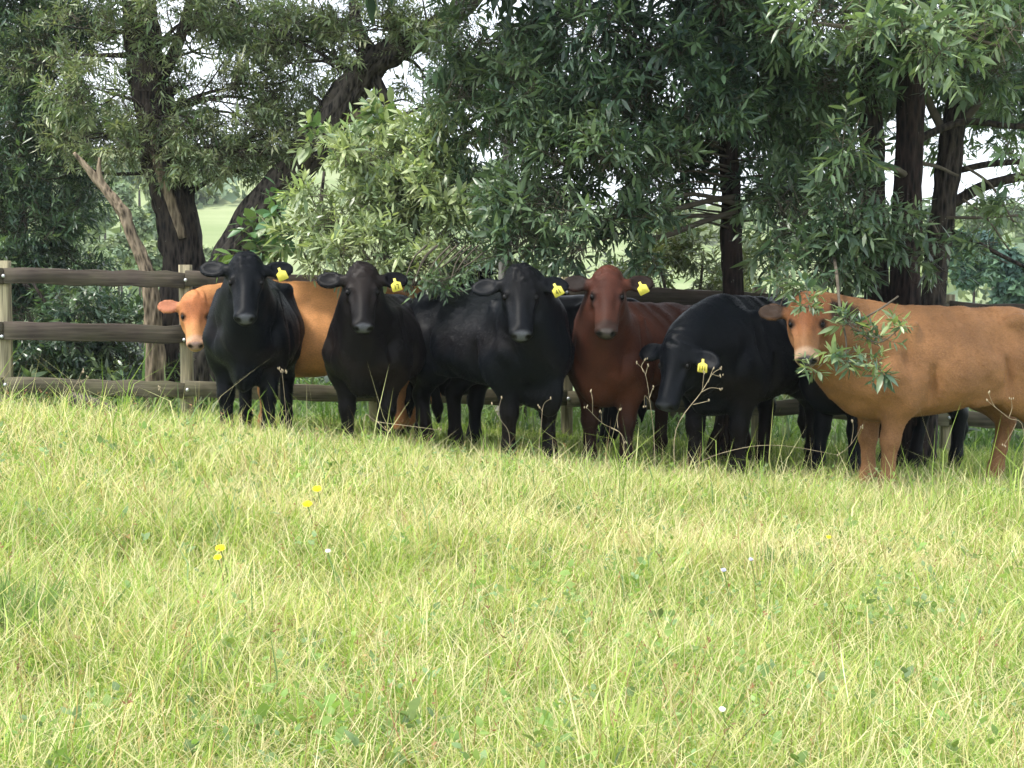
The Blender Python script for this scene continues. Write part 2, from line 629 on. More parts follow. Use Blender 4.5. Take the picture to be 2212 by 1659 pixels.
def leaf_mesh(name, lv, template, cols, org):
    pos, d, s, n, ln, wd = lv
    tv, tt = template
    M_ = len(pos)
    V = pos[:, None] + d[:, None] * (tv[None, :, 0:1] * ln[:, None, None]) + s[:, None] * (tv[None, :, 1:2] * wd[:, None, None]) + n[:, None] * (tv[None, :, 2:3] * wd[:, None, None])
    nv = len(tv)
    T = (tt[None] + (np.arange(M_) * nv)[:, None, None]).reshape(-1, 3)
    me = mesh_np(name, V.reshape(-1, 3) - np.asarray(org), T, smooth_shade=False)
    set_color(me, "tint", np.repeat(cols, nv, axis=0))
    return me


def palette(cols, n, g, jitter=0.16):
    cols = np.asarray(cols, float)
    i = g.integers(0, len(cols), n)
    j = g.integers(0, len(cols), n)
    f = g.random((n, 1))
    c = cols[i] * f + cols[j] * (1 - f)
    return np.clip(c * (1 + g.normal(0, jitter, (n, 1))), 0.004, 0.9)


def blob_sprigs(blobs, g, per, slen):
    """Sprigs in ellipsoid clumps given as (px, py, rx_px, ry_px, Y, depth_m[, density])."""
    O, A, B = [], [], []
    for bi, b in enumerate(blobs):
        px, py, rx, ry, Y, dm = b[:6]
        dens = b[6] if len(b) > 6 else 1.0
        c = P(px, py, Y)
        R = np.array([rx * Y / FPX, dm, ry * Y / FPX])
        n = max(6, int(2.7 * per * dens * R[0] * R[2] * (0.5 + dm)))
        # sub-clumps make an uneven outline with holes
        m = max(5, int(n / 22))
        v = unit(g.normal(0, 1, (m, 3))) * (g.random((m, 1)) ** 0.42)
        cc = v * R
        k = g.integers(0, m, n)
        cl = 0.16 * (R[0] + R[2]) * 0.5 + min(0.10, 0.3 * min(R))
        p = cc[k] + g.normal(0, 1, (n, 3)) * cl * np.array([1, 1, 0.7]) * 0.55
        out = p / (R + 0.05)
        ax = unit(unit(out) * 0.8 + g.normal(0, 0.55, (n, 3)) + np.array([0, 0, 0.12]))
        O.append(c + p)
        A.append(ax)
        B.append(np.full(n, bi))
    O, A, B = np.vstack(O), np.vstack(A), np.concatenate(B)
    return O, A, slen * g.uniform(0.6, 1.3, len(O)), B


LEAF_PROTO = {}


def leaf_proto(key, cols, ratio):
    """Six shared leaf meshes (unit length) of one kind of tree."""
    if key not in LEAF_PROTO:
        g = np.random.default_rng(len(LEAF_PROTO) + 900)
        out = []
        for c in palette(cols, 8, g):
            tv, tt = LEAF_NEAR
            V = tv * np.array([1, ratio, ratio])
            V = V + np.array([0, 0, 1]) * (-0.10 * tv[:, 0:1] ** 2 * g.uniform(0.2, 1.6))
            me = mesh_np("leaf", V, tt, smooth_shade=False)
            me.materials.append(M_LEAF)
            set_color(me, "tint", np.tile(c, (len(tv), 1)))
            out.append(me)
        LEAF_PROTO[key] = out
    return LEAF_PROTO[key]


def foliage(root, blobs, cols, L, W, K, per, slen, seed, template=LEAF_MID, mat=None, single=0, key=None, droop=0.25, twig=True, name="foliage"):
    g = np.random.default_rng(seed)
    O, A, SL, B = blob_sprigs(blobs, g, per, slen)
    lv = list(make_leaves(O, A, SL, K, L, W, g, droop))
    c = palette(cols, len(O), g, 0.12)
    c = np.repeat(c, K, axis=0) * (1 + g.normal(0, 0.14, (len(O) * K, 1)))
    c = np.clip(c, 0.004, 0.9)
    org = np.array(root.location)
    if single:
        # the leaves nearest the camera, inside the view, become objects of their own
        p = lv[0]
        u = (p[:, 0] / p[:, 1]) * FPX + 1106
        v = 829.5 - FPX * ((p[:, 2] - CAM_Z) / p[:, 1] + math.tan(PITCH))
        depth0 = np.array([blobs[i][4] for i in B]).repeat(K)
        ok = (u > 15) & (u < 2195) & (v > 15) & (v < 1650) & (p[:, 1] < depth0 - 0.05)
        idx = np.flatnonzero(ok)
        sc = lv[4][idx] / p[idx, 1] * g.uniform(0.6, 1.0, len(idx))
        idx = idx[np.argsort(-sc)[:single]]
        protos = leaf_proto(key, cols, W / L)
        for i in idx:
            o = bpy.data.objects.new("leaf", protos[int(g.integers(0, len(protos)))])
            COL.objects.link(o)
            o.parent = root
            d, s, n, ln = lv[1][i], lv[2][i], lv[3][i], lv[4][i]
            q = lv[0][i] - org
            o.matrix_local = Matrix(((d[0] * ln, s[0] * ln, n[0] * ln, q[0]), (d[1] * ln, s[1] * ln, n[1] * ln, q[1]), (d[2] * ln, s[2] * ln, n[2] * ln, q[2]), (0, 0, 0, 1)))
        keep = np.ones(len(p), bool)
        keep[idx] = False
        lv = [a[keep] for a in lv]
        c = c[keep]
    me = leaf_mesh(name, lv, template, c, org)
    o = link(name, me, mat or M_LEAF, root)
    o["kind"] = "stuff"
    if twig:
        # thin three-sided stems that carry the leaves
        r = 0.0035
        ref = np.where(np.abs(A[:, 2:3]) > 0.9, np.array([[1.0, 0, 0]]), np.array([[0, 0, 1.0]]))
        e1 = unit(np.cross(A, ref)); e2 = np.cross(A, e1)
        a0 = O - A * (SL * 0.9)[:, None]
        tip = O + A * SL[:, None]
        V = np.stack([a0 + e1 * r, a0 - e1 * r * .5 + e2 * r * .87, a0 - e1 * r * .5 - e2 * r * .87, tip], 1)
        T = np.array([[0, 1, 3], [1, 2, 3], [2, 0, 3]])[None] + (np.arange(len(O)) * 4)[:, None, None]
        me = mesh_np("twig", V.reshape(-1, 3) - org, T.reshape(-1, 3))
        o = link("twig", me, M_TWIG, root)
        o["kind"] = "stuff"


def limb(root, name, pts, Y, mat, sides=8, rings=14, rough=0.05, seed=0):
    V, Q, T = tube_px(pts, Y, sides, rings, rough, seed)
    g = Geo().add(V, Q, T)
    return link(name, g.mesh(name, root.location), mat, root)


def branches_to(root, blobs, anchors, Y, mat, seed, n=1, r0=0.035):
    """One limb from the nearest trunk point into each clump."""
    g = np.random.default_rng(seed)
    an = [P(a[0], a[1], Y) for a in anchors]
    for b in blobs:
        c = P(b[0], b[1], b[4])
        a = min(an, key=lambda q: np.linalg.norm(q - c) + max(0, q[2] - c[2]) * 0.6)
        mid = (a + c) / 2 + np.array([0, 0, 0.12 * np.linalg.norm(c - a)]) * g.uniform(-0.6, 1) + g.normal(0, 0.06, 3)
        V, Q, T = tube([a, mid, c], [r0 * g.uniform(0.8, 1.3), r0 * 0.6, 0.006], 6, 9, 0.06, int(g.integers(999)))
        gg = Geo().add(V, Q, T)
        for _ in range(4):
            e = c + g.normal(0, 1, 3) * np.array([b[2] * b[4] / FPX, b[5], b[3] * b[4] / FPX]) * 0.6
            s = a * 0.3 + c * 0.7 + (mid - (a + c) / 2) * 0.8
            gg.add(*tube([s, (s + e) / 2 + g.normal(0, 0.05, 3), e], [r0 * 0.35, r0 * 0.25, 0.003], 4, 6))
        link("branch", gg.mesh("branch", root.location), mat, root)


def tree_root(name, px, Y, label, cat, group=None):
    x = (px - 1106) / FPX * Y
    r = empty(name, (x, Y, gz(x, Y)))
    tag(r, label, cat, group)
    return r


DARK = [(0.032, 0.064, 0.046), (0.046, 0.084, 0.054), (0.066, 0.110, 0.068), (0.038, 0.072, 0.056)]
OLIVE = [(0.18, 0.235, 0.115), (0.24, 0.28, 0.14), (0.15, 0.20, 0.11), (0.28, 0.30, 0.175)]
MIDG = [(0.08, 0.138, 0.070), (0.115, 0.178, 0.086), (0.155, 0.212, 0.112), (0.068, 0.12, 0.074)]
LIGHT = [(0.38, 0.44, 0.22), (0.31, 0.38, 0.18), (0.45, 0.50, 0.29), (0.24, 0.32, 0.16)]
BROAD = [(0.09, 0.19, 0.065), (0.12, 0.22, 0.075), (0.075, 0.16, 0.075), (0.15, 0.22, 0.08)]
YELG = [(0.17, 0.20, 0.075), (0.13, 0.17, 0.065), (0.20, 0.22, 0.10), (0.10, 0.15, 0.06)]
FARG = [(0.19, 0.25, 0.13), (0.25, 0.30, 0.16), (0.15, 0.21, 0.13)]  # far greens kept pale: part of the distance haze is in the colour
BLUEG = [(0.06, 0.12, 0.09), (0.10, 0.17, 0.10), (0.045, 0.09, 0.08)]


def build_trees():
    # dark tree at the far left
    r = tree_root("dark_tree", 40, 18.5, "dark dense small-leaved tree filling the left edge behind the fence", "tree")
    trunk = [(40, 900, 34), (38, 700, 30), (30, 480, 26), (55, 250, 24), (70, 20, 20), (60, -300, 14), (40, -600, 6)]
    limb(r, "trunk", trunk, 18.5, M_BARK_DARK, 12, 30, 0.07, 1)
    bl = [(50, 120, 120, 130, 18, .8), (150, 60, 110, 90, 18, .7), (40, 330, 140, 120, 17.8, .8), (150, 250, 90, 90, 18, .6), (60, 500, 150, 100, 17.6, .7),
          (140, 430, 70, 70, 17.8, .6), (30, 610, 110, 60, 17.5, .6), (140, 545, 60, 60, 17.7, .5), (-90, 250, 120, 260, 18.2, .8), (90, 0, 120, 60, 18.3, .7)]
    up = [(20, -250, 220, 180, 18.3, 1.2, .3), (120, -520, 200, 160, 18.5, 1.2, .3), (-160, -350, 180, 200, 18.5, 1.1, .3)]
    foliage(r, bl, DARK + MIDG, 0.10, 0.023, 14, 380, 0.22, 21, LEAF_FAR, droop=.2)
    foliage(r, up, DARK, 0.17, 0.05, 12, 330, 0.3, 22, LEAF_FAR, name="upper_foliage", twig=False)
    branches_to(r, bl + up, trunk[1:], 18.5, M_BARK_DARK, 23)

    # understorey behind the left fence panel
    r = tree_root("leafy_shrub", 180, 16.9, "dark green bushy shrub behind the left fence panel, under the dark tree", "shrub")
    bl = [(60, 690, 110, 90, 16.8, .5), (180, 720, 110, 90, 16.7, .5), (270, 740, 70, 80, 16.9, .4), (90, 800, 130, 60, 16.6, .5), (250, 820, 90, 50, 16.6, .4), (150, 640, 90, 45, 17.0, .4), (0, 780, 70, 90, 16.8, .4)]
    foliage(r, bl, MIDG + DARK, 0.10, 0.026, 12, 420, 0.2, 31, LEAF_MID, droop=.3)
    limb(r, "branch", [(70, 830, 8), (95, 690, 6), (60, 620, 5), (20, 590, 3)], 16.8, M_BARK_DARK, 6, 10, .05, 3)
    limb(r, "branch", [(160, 870, 8), (140, 760, 6), (100, 660, 5), (70, 610, 3)], 16.7, M_BARK_DARK, 6, 10, .05, 4)
    limb(r, "branch", [(230, 880, 8), (235, 780, 6), (260, 700, 4)], 16.8, M_BARK_DARK, 6, 10, .05, 5)

    # dead pale stem
    r = tree_root("dead_tree", 335, 16.2, "bare pale brown dead trunk leaning beside the dark straight trunk", "dead tree")
    limb(r, "trunk", [(338, 900, 20), (333, 760, 17), (327, 650, 16), (311, 570, 13), (284, 510, 11), (268, 462, 12), (236, 422, 10), (190, 365, 7), (160, 330, 4)], 16.2, M_BARK_PALE, 24, 80, .10, 6)
    limb(r, "branch", [(236, 424, 8), (215, 380, 6), (215, 340, 3)], 16.2, M_BARK_PALE, 6, 8, .05, 7)

    # straight dark trunk with olive crown
    r = tree_root("fence_tree", 388, 17.0, "tall dark trunk with olive crown behind the orange cow's head", "tree")
    trunk = [(390, 960, 78), (386, 860, 56), (388, 760, 47), (396, 650, 43), (397, 540, 41), (378, 440, 42), (360, 370, 44), (336, 250, 40), (315, 120, 38), (300, -20, 32), (285, -300, 24), (270, -600, 10)]
    limb(r, "trunk", trunk, 17.0, M_BARK_DARK, 40, 110, .065, 8)
    limb(r, "branch", [(394, 515, 9, -.2), (372, 440, 11, -.22), (348, 380, 11, -.24), (335, 330, 9, -.2), (325, 270, 5, -.2)], 17.0, M_BARK_PALE, 8, 20, .06, 9)
    limb(r, "branch", [(345, 180, 16), (372, 120, 14), (395, 60, 12), (420, -40, 9)], 17.0, M_BARK_DARK, 8, 16, .05, 10)
    bl = [(400, 60, 130, 70, 16.6, .6, .8), (240, 70, 110, 70, 16.8, .5, .6), (200, 190, 100, 80, 16.6, .5, .8), (330, 160, 70, 60, 16.5, .25, .5), (470, 90, 90, 60, 16.7, .5, .8), (480, 215, 110, 65, 16.5, .5),
          (350, 260, 100, 55, 16.4, .3, .9), (300, 310, 110, 50, 16.4, .35), (430, 300, 90, 60, 16.4, .4), (520, 330, 100, 55, 16.4, .4), (190, 300, 90, 50, 16.7, .4), (580, 190, 80, 60, 16.7, .5, .8),
          (450, 358, 70, 28, 16.4, .3), (550, 365, 60, 26, 17.2, .3), (590, 280, 80, 45, 16.5, .4, .9), (120, 120, 90, 70, 17.2, .5, .6), (560, 80, 90, 70, 17.4, .5, .8), (420, 180, 80, 50, 17.4, .4, .7), (640, 240, 80, 50, 17.2, .4, .7), (300, 230, 80, 60, 17.3, .4, .8), (520, 10, 100, 50, 17.3, .5, .8), (130, 330, 90, 60, 17.4, .4, .8), (440, 40, 80, 60, 17.6, .4, .8), (380, 330, 90, 40, 16.5, .3, .8), (560, 260, 90, 60, 17.4, .4, .8)]
    up = [(300, -200, 260, 160, 17, 1.3, .3), (450, -450, 220, 160, 17, 1.3, .3), (180, -500, 180, 160, 17.2, 1.2, .3)]
    foliage(r, bl, OLIVE + MIDG[1:2], 0.092, 0.020, 14, 340, 0.22, 41, LEAF_FAR, droop=.2)
    foliage(r, up, OLIVE, 0.17, 0.05, 12, 330, 0.3, 42, LEAF_FAR, name="upper_foliage", twig=False)
    branches_to(r, bl + up, trunk[5:], 17.0, M_BARK_DARK, 43, r0=.03)

    # leaning trunk
    r = tree_root("leaning_tree", 450, 16.6, "thick rough grey trunk leaning up to the right above the black cows", "tree")
    trunk = [(430, 930, 48), (445, 800, 42), (465, 660, 38), (500, 550, 36), (586, 424, 36), (664, 326, 35), (722, 244, 34), (774, 168, 32), (828, 118, 28), (890, 88, 26), (960, 50, 22), (1060, -60, 18), (1140, -260, 10)]
    limb(r, "trunk", trunk, 16.6, M_BARK_GREY, 40, 110, .065, 11)
    limb(r, "branch", [(735, 250, 17), (768, 248, 16), (790, 258, 14), (786, 300, 10), (775, 330, 5)], 16.6, M_BARK_PALE, 10, 16, .07, 12)
    limb(r, "branch", [(765, 178, 12), (800, 150, 11), (850, 235, 7), (880, 262, 4)], 16.6, M_BARK_GREY, 8, 14, .05, 13)
    limb(r, "branch", [(790, 160, 7), (822, 205, 6), (850, 245, 5), (905, 235, 4), (1010, 175, 3)], 16.6, M_BARK_GREY, 6, 14, .05, 14)
    limb(r, "branch", [(800, 130, 16), (770, 60, 13), (760, -60, 10)], 16.6, M_BARK_GREY, 8, 12, .05, 15)
    bl = [(700, 40, 110, 55, 16.4, .5, .9), (830, 30, 110, 50, 16.2, .5), (660, 130, 90, 60, 16.6, .4, .8), (760, 100, 60, 45, 16.2, .3, .6), (690, 335, 45, 26, 16.3, .2, .7), (600, 340, 60, 35, 17.3, .3, .9), (920, 40, 100, 50, 16.2, .5),
          (860, 240, 60, 45, 16.8, .3, .5), (930, 190, 70, 55, 16.8, .4, .5), (540, 30, 80, 50, 16.8, .5, .7), (610, 290, 60, 36, 17.2, .3, .8), (620, 60, 90, 50, 17.2, .5, .8), (920, 110, 70, 40, 16.4, .4, .8), (1000, 120, 70, 60, 16.6, .4, .8), (840, 290, 50, 30, 16.6, .3, .6), (700, 120, 90, 60, 17.2, .4, .8), (600, 140, 90, 60, 17.2, .4, .8), (760, 20, 100, 50, 16.9, .4, .8), (680, 230, 60, 40, 17.2, .3, .7), (900, 80, 70, 50, 17.0, .4, .8)]
    up = [(760, -260, 240, 140, 17.0, 1.0, .2), (1000, -480, 240, 160, 17.0, 1.2, .25), (620, -430, 180, 150, 16.5, 1.2, .3)]
    foliage(r, bl, OLIVE + MIDG[1:3], 0.095, 0.021, 14, 340, 0.22, 51, LEAF_FAR, droop=.2)
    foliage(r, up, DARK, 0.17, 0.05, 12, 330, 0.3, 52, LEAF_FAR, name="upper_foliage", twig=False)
    branches_to(r, bl + up, trunk[5:], 16.6, M_BARK_GREY, 53, r0=.03)

    # pale bush above the black cows
    r = tree_root("pale_bush", 860, 14.3, "sunlit pale green bush hanging over the fence above the black cows", "bush")
    for k, (a, b) in enumerate(((700, 330), (800, 280), (930, 250), (1000, 330))):
        limb(r, "branch", [(860 + k * 12, 900, 9), (850 + k * 14, 700, 8), ((a + 860) / 2, 540, 7), (a, b + 130, 5), (a, b + 40, 3)], 14.4, M_BARK_GREY, 7, 18, .05, 16 + k)
    bl = [(790, 370, 95, 60, 14.0, .5), (725, 425, 70, 55, 13.9, .45), (880, 340, 80, 60, 14.0, .5), (940, 290, 80, 55, 14.1, .4), (830, 450, 140, 70, 13.9, .5), (715, 505, 70, 50, 13.8, .4), (950, 420, 90, 80, 13.9, .4),
          (800, 540, 120, 45, 13.6, .35), (900, 560, 100, 35, 13.5, .3), (670, 500, 45, 45, 13.9, .3), (970, 520, 80, 60, 13.6, .35), (760, 330, 60, 40, 14.1, .3), (700, 570, 60, 30, 13.7, .25)]
    foliage(r, bl, LIGHT + MIDG[2:3], 0.105, 0.026, 12, 430, 0.18, 61, LEAF_MID, single=300, key="pale", droop=.15)
    foliage(r, [(960, 600, 60, 45, 13.0, .25, .8), (1010, 560, 50, 40, 13.2, .2, .8), (900, 595, 50, 20, 13.3, .2, .8)], MIDG, 0.075, 0.02, 10, 420, 0.16, 62, LEAF_MID, name="low_foliage", droop=.35)
    for k in range(9):
        x = 880 + k * 17 + random.uniform(-8, 8)
        limb(r, "branch", [(x + 40, 530, 2.2), (x + 10, 560, 1.8), (x - 20 + random.uniform(-15, 15), 600 + random.uniform(-15, 30), 1.2)], 12.9, M_TWIG, 4, 6, 0, 30 + k)

    # broad-leaved climber at the foot of the leaning trunk
    r = tree_root("broadleaf_sapling", 560, 14.4, "bright broad-leaved sapling right behind the leftmost black cow", "sapling")
    for k, (a, b) in enumerate(((520, 470), (570, 440), (630, 470))):
        limb(r, "branch", [(570, 930, 6), (565, 720, 5), ((a + 565) / 2, 590, 4), (a, b + 20, 2)], 14.4, M_TWIG, 6, 12, .03, 40 + k)
    bl = [(560, 512, 34, 34, 14.3, .2), (600, 470, 36, 36, 14.2, .2), (655, 510, 45, 45, 14.2, .25), (590, 548, 50, 30, 14.2, .25), (528, 552, 28, 26, 14.4, .2)]
    foliage(r, bl, BROAD, 0.145, 0.072, 7, 200, 0.2, 71, LEAF_NEAR, single=200, key="broad", droop=.4)
    foliage(r, [(720, 300, 50, 40, 15.0, .2), (790, 270, 60, 45, 15.0, .2), (860, 290, 50, 40, 15.0, .2)], BROAD + LIGHT, 0.13, 0.055, 7, 230, 0.2, 72, LEAF_NEAR, name="upper_foliage", droop=.3)

    # big central dark tree
    r = tree_root("spreading_tree", 1580, 14.0, "broad dark-leaved tree with reddish trunk behind the grazing black cow", "tree")
    trunk = [(1578, 1030, 62), (1580, 960, 44), (1583, 860, 27), (1584, 640, 21), (1580, 480, 20), (1576, 330, 19), (1566, 150, 19), (1560, -60, 20), (1550, -350, 15), (1545, -700, 6)]
    limb(r, "trunk", trunk, 14.0, M_BARK_RED, 36, 100, .055, 17)
    g = np.random.default_rng(5)
    for k in range(22):
        y0 = 250 + k * 11
        sx = -1 if k % 4 else 1
        ln = g.uniform(60, 170)
        limb(r, "branch", [(1576, y0 + 12, 3.2, -.05), (1576 + sx * ln * .5, y0 + g.uniform(-12, 6), 2.2, g.uniform(-.4, .3)), (1576 + sx * ln, y0 + g.uniform(-20, 18), 1.0, g.uniform(-.6, .4))], 14.0, M_TWIG, 5, 8, .03, 100 + k)
    for pts in ([(1585, 425, 7, -.1), (1520, 436, 6, -.4), (1450, 452, 5, -.7), (1380, 445, 3, -.9)], [(1590, 455, 7, -.1), (1510, 482, 6, -.4), (1440, 508, 5, -.7), (1380, 518, 4, -.9)],
                [(1580, 470, 5, -.1), (1500, 466, 5, -.4), (1410, 480, 4, -.7), (1300, 520, 2, -.9)], [(1572, 200, 10), (1450, 120, 8), (1330, 90, 5)], [(1572, 260, 10), (1420, 270, 7), (1250, 330, 4), (1120, 420, 2)],
                [(1570, 180, 10), (1650, 190, 9), (1740, 250, 8), (1800, 310, 5)], [(1566, 100, 9), (1300, 30, 7), (1080, 60, 4)], [(1590, 440, 6, -.1), (1480, 420, 5, -.5), (1330, 470, 4, -.8), (1170, 530, 2.5, -1.0), (1040, 560, 1.5, -1.1)]):
        limb(r, "branch", pts, 14.0, M_TWIG, 7, 20, .05, 18)
    bl = [(1300, 70, 150, 90, 13.2, .7), (1430, 130, 130, 90, 13.1, .6), (1540, 60, 130, 90, 13.3, .7), (1480, 250, 110, 80, 13.1, .5), (1350, 240, 120, 80, 13.1, .5), (1180, 60, 110, 70, 13.6, .6),
          (1530, 160, 90, 70, 13.0, .4), (1570, 240, 60, 40, 13.4, .25), (1630, 150, 90, 100, 13.6, .5), (1640, 270, 80, 70, 13.8, .4), (1660, 390, 60, 60, 13.9, .3), (1500, 350, 90, 50, 14.4, .4, .9), (1420, 400, 80, 40, 14.5, .3, .8), (1580, 330, 70, 60, 14.6, .3, .8),
          (1250, 170, 130, 80, 14.4, .5), (1400, 300, 120, 70, 14.5, .5), (1620, 60, 100, 80, 14.6, .5)]
    bl2 = [(1040, 80, 130, 80, 13.6, .6), (1010, 190, 90, 60, 13.5, .4), (1150, 170, 120, 80, 13.2, .6), (1200, 270, 110, 70, 13.3, .4), (1100, 310, 100, 70, 13.3, .4), (1280, 350, 130, 80, 13.1, .5), (1410, 350, 90, 60, 13.1, .4, .9), (1100, 430, 100, 70, 13.2, .4), (1210, 450, 120, 70, 13.0, .45),
           (1330, 450, 110, 65, 13.0, .4, .9), (1120, 530, 110, 45, 12.9, .3), (1260, 540, 110, 40, 12.9, .3), (1390, 560, 60, 30, 13.0, .2, .7), (1030, 290, 70, 45, 13.6, .3, .6), (1080, 240, 110, 60, 14.3, .4, .8), (1190, 370, 120, 60, 14.3, .4, .9), (1010, 400, 70, 60, 14.0, .3, .8)]
    up = [(1150, -150, 280, 140, 13.4, 1.3, .35), (1450, -200, 300, 170, 13.4, 1.5, .35), (1300, -480, 300, 200, 13.6, 1.5, .3), (1600, -500, 260, 220, 13.8, 1.4, .3)]
    foliage(r, bl, DARK + MIDG[:2], 0.115, 0.027, 12, 360, 0.24, 81, LEAF_MID, single=120, key="dark", droop=.3)
    foliage(r, bl2, MIDG + DARK[2:3] + [(.17, .23, .12)], 0.112, 0.027, 12, 350, 0.22, 84, LEAF_MID, single=180, key="mid", droop=.25, name="lower_foliage")
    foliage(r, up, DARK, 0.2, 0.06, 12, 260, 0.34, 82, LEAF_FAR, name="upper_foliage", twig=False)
    branches_to(r, up, trunk[4:], 14.0, M_BARK_RED, 83, r0=.05)

    # right-hand tree with three stems
    r = tree_root("forked_tree", 1960, 13.9, "three-stemmed dark tree standing behind the tan cow", "tree")
    limb(r, "trunk", [(1955, 1060, 60), (1952, 960, 44), (1953, 800, 36), (1956, 620, 32), (1962, 450, 29), (1966, 280, 27), (1968, 120, 25), (1965, -100, 22), (1955, -450, 14), (1950, -750, 5)], 13.9, M_BARK_RED, 36, 100, .055, 19)
    limb(r, "trunk", [(1930, 940, 34, .2), (1905, 780, 28, .2), (1895, 620, 26, .2), (1886, 400, 24, .25), (1882, 260, 24, .3), (1872, 120, 22, .3), (1850, -150, 18, .3), (1830, -500, 8, .3)], 13.9, M_BARK_DARK, 28, 90, .055, 20)
    limb(r, "trunk", [(1985, 1000, 34, .4), (2000, 800, 26, .5), (2016, 620, 24, .6), (2036, 450, 25, .6), (2050, 350, 25, .6), (2066, 240, 22, .6), (2085, 100, 18, .6), (2110, -150, 14, .6), (2140, -450, 6, .6)], 13.9, M_BARK_DARK, 28, 90, .055, 21)
    for k, pts in enumerate(([(1985, 300, 10), (2040, 275, 9), (2095, 262, 8), (2212, 273, 6), (2330, 250, 4)], [(2055, 372, 8, .6), (2130, 355, 7, .5), (2212, 348, 6, .4), (2330, 330, 3, .3)], [(2055, 440, 13, .6), (2130, 400, 12, .5), (2212, 380, 10, .4), (2350, 350, 6, .3)],
                            [(2060, 500, 6, .5), (2090, 512, 5, .3), (2150, 545, 5, .2), (2212, 576, 4, .1), (2300, 620, 2)], [(1985, 352, 5), (2030, 362, 4), (2070, 380, 3)], [(2045, 300, 9, .6), (2000, 200, 8, .6), (1985, 60, 6, .6)], [(2060, 280, 10, .6), (2130, 200, 8, .6), (2170, 80, 6, .6)],
                            [(2040, 470, 4, .5), (2120, 470, 3, .4), (2200, 465, 3, .3)], [(1990, 460, 4), (2012, 480, 3), (2030, 510, 2)], [(1890, 560, 7, .1), (1830, 565, 6, -.3), (1790, 555, 5, -.8), (1760, 520, 3, -1.2)], [(1960, 380, 9), (1920, 360, 7, -.4), (1860, 380, 6, -.9), (1800, 420, 4, -1.2)],
                            [(1962, 140, 10), (1900, 80, 8, -.8), (1830, 60, 6, -1.6), (1760, 50, 3, -2.0)], [(1966, 150, 10), (2010, 90, 8, -.8), (2080, 80, 6, -1.6), (2160, 100, 3, -2.0)], [(2085, 360, 3, .4), (2140, 400, 3, .4), (2190, 480, 2, .4)], [(2080, 430, 3, .4), (2130, 470, 2, .4), (2180, 540, 2, .4)])):
        limb(r, "branch", pts, 13.9, M_TWIG if k > 3 else M_BARK_DARK, 7, 18, .05, 60 + k)
    bl = [(1700, 50, 80, 60, 12.6, .5), (1720, 230, 70, 50, 13.8, .4, .6), (1780, 160, 90, 70, 13.6, .5, .9), (1850, 200, 70, 60, 14.2, .4, .8), (1780, 300, 60, 50, 14.2, .3, .5), (1840, 30, 110, 60, 12.6, .5), (2070, 40, 130, 60, 12.4, .5), (2170, 120, 80, 90, 12.8, .5), (1960, 60, 100, 60, 12.6, .5),
          (2100, 170, 60, 60, 14.6, .3, .5), (2190, 210, 50, 50, 13.8, .3, .6), (2060, 210, 50, 50, 14.8, .3, .4),
          (1790, 440, 95, 80, 12.6, .45), (1700, 480, 80, 70, 12.8, .4), (1830, 350, 45, 70, 12.5, .3), (1880, 440, 80, 60, 12.6, .35), (1720, 570, 90, 50, 12.5, .35), (1830, 540, 80, 50, 12.6, .3), (1660, 400, 40, 40, 13, .25), (1930, 510, 60, 45, 12.6, .3, .8), (1690, 610, 60, 30, 12.2, .2), (1790, 610, 60, 25, 12.3, .2, .7), (2000, 540, 50, 40, 13.2, .3, .6), (2030, 590, 40, 30, 13.2, .2, .6),
          (1700, 150, 100, 80, 15.6, .5), (1690, 270, 90, 70, 15.6, .5, .8), (1790, 250, 90, 60, 15.4, .5, .8), (1800, 370, 70, 50, 15.2, .4, .7), (1930, 130, 90, 80, 15.6, .5), (2020, 160, 80, 60, 15.6, .5, .8), (2130, 200, 90, 60, 15.6, .5, .7),
          (1930, 220, 60, 40, 15.4, .4, .6), (1700, 380, 60, 50, 15.4, .4, .8), (2190, 60, 90, 70, 15.4, .5, .8), (2060, 470, 60, 40, 14.8, .3, .5), (2170, 330, 60, 40, 15.2, .3, .5), (2150, 440, 70, 40, 15.2, .3, .4),
          (1760, 330, 80, 60, 15.6, .4, .9), (1850, 130, 90, 80, 16.0, .5, .9), (1990, 240, 70, 40, 15.8, .4, .8), (2100, 260, 80, 40, 15.8, .4, .8), (2190, 150, 60, 60, 16.0, .4, .8), (1650, 330, 60, 60, 15.8, .4, .8), (1840, 260, 50, 40, 16.0, .3, .7), (1740, 270, 100, 70, 16.4, .5), (1830, 330, 70, 50, 16.4, .4, .7), (2110, 120, 110, 70, 16.2, .5), (2060, 300, 60, 36, 16.2, .3, .7), (2190, 260, 60, 60, 16.2, .4, .8), (1930, 60, 100, 60, 16.2, .5)]
    foliage(r, bl, MIDG + DARK[2:3], 0.122, 0.029, 11, 340, 0.25, 91, LEAF_MID, single=150, key="right", droop=.25)
    front = [(1770, 30, 80, 45, 11.6, .35, .8), (1870, 70, 80, 45, 11.4, .35, .8), (2000, 100, 70, 50, 11.3, .3, .9), (2100, 60, 80, 50, 11.6, .35, .7), (2190, 60, 50, 60, 11.6, .3, .7), (1985, 30, 80, 40, 11.6, .3, .7), (2190, 330, 35, 35, 11.8, .2, .8), (2200, 440, 40, 70, 12.4, .25, .7), (2160, 500, 50, 40, 12.8, .25, .6), (1830, 300, 35, 45, 12.1, .2)]
    foliage(r, front, MIDG + [(.17, .24, .12), (.22, .29, .15)], 0.128, 0.034, 10, 290, 0.25, 92, LEAF_NEAR, single=100, key="rightfront", droop=.2, name="front_foliage")
    # twig that hangs down in front of the tan cow
    limb(r, "branch", [(1800, 540, 4, -1.2), (1808, 600, 3.6, -2.0), (1815, 670, 3, -2.55), (1828, 740, 2, -2.7), (1824, 790, 1, -2.75)], 13.9, M_TWIG, 6, 18, .03, 95)
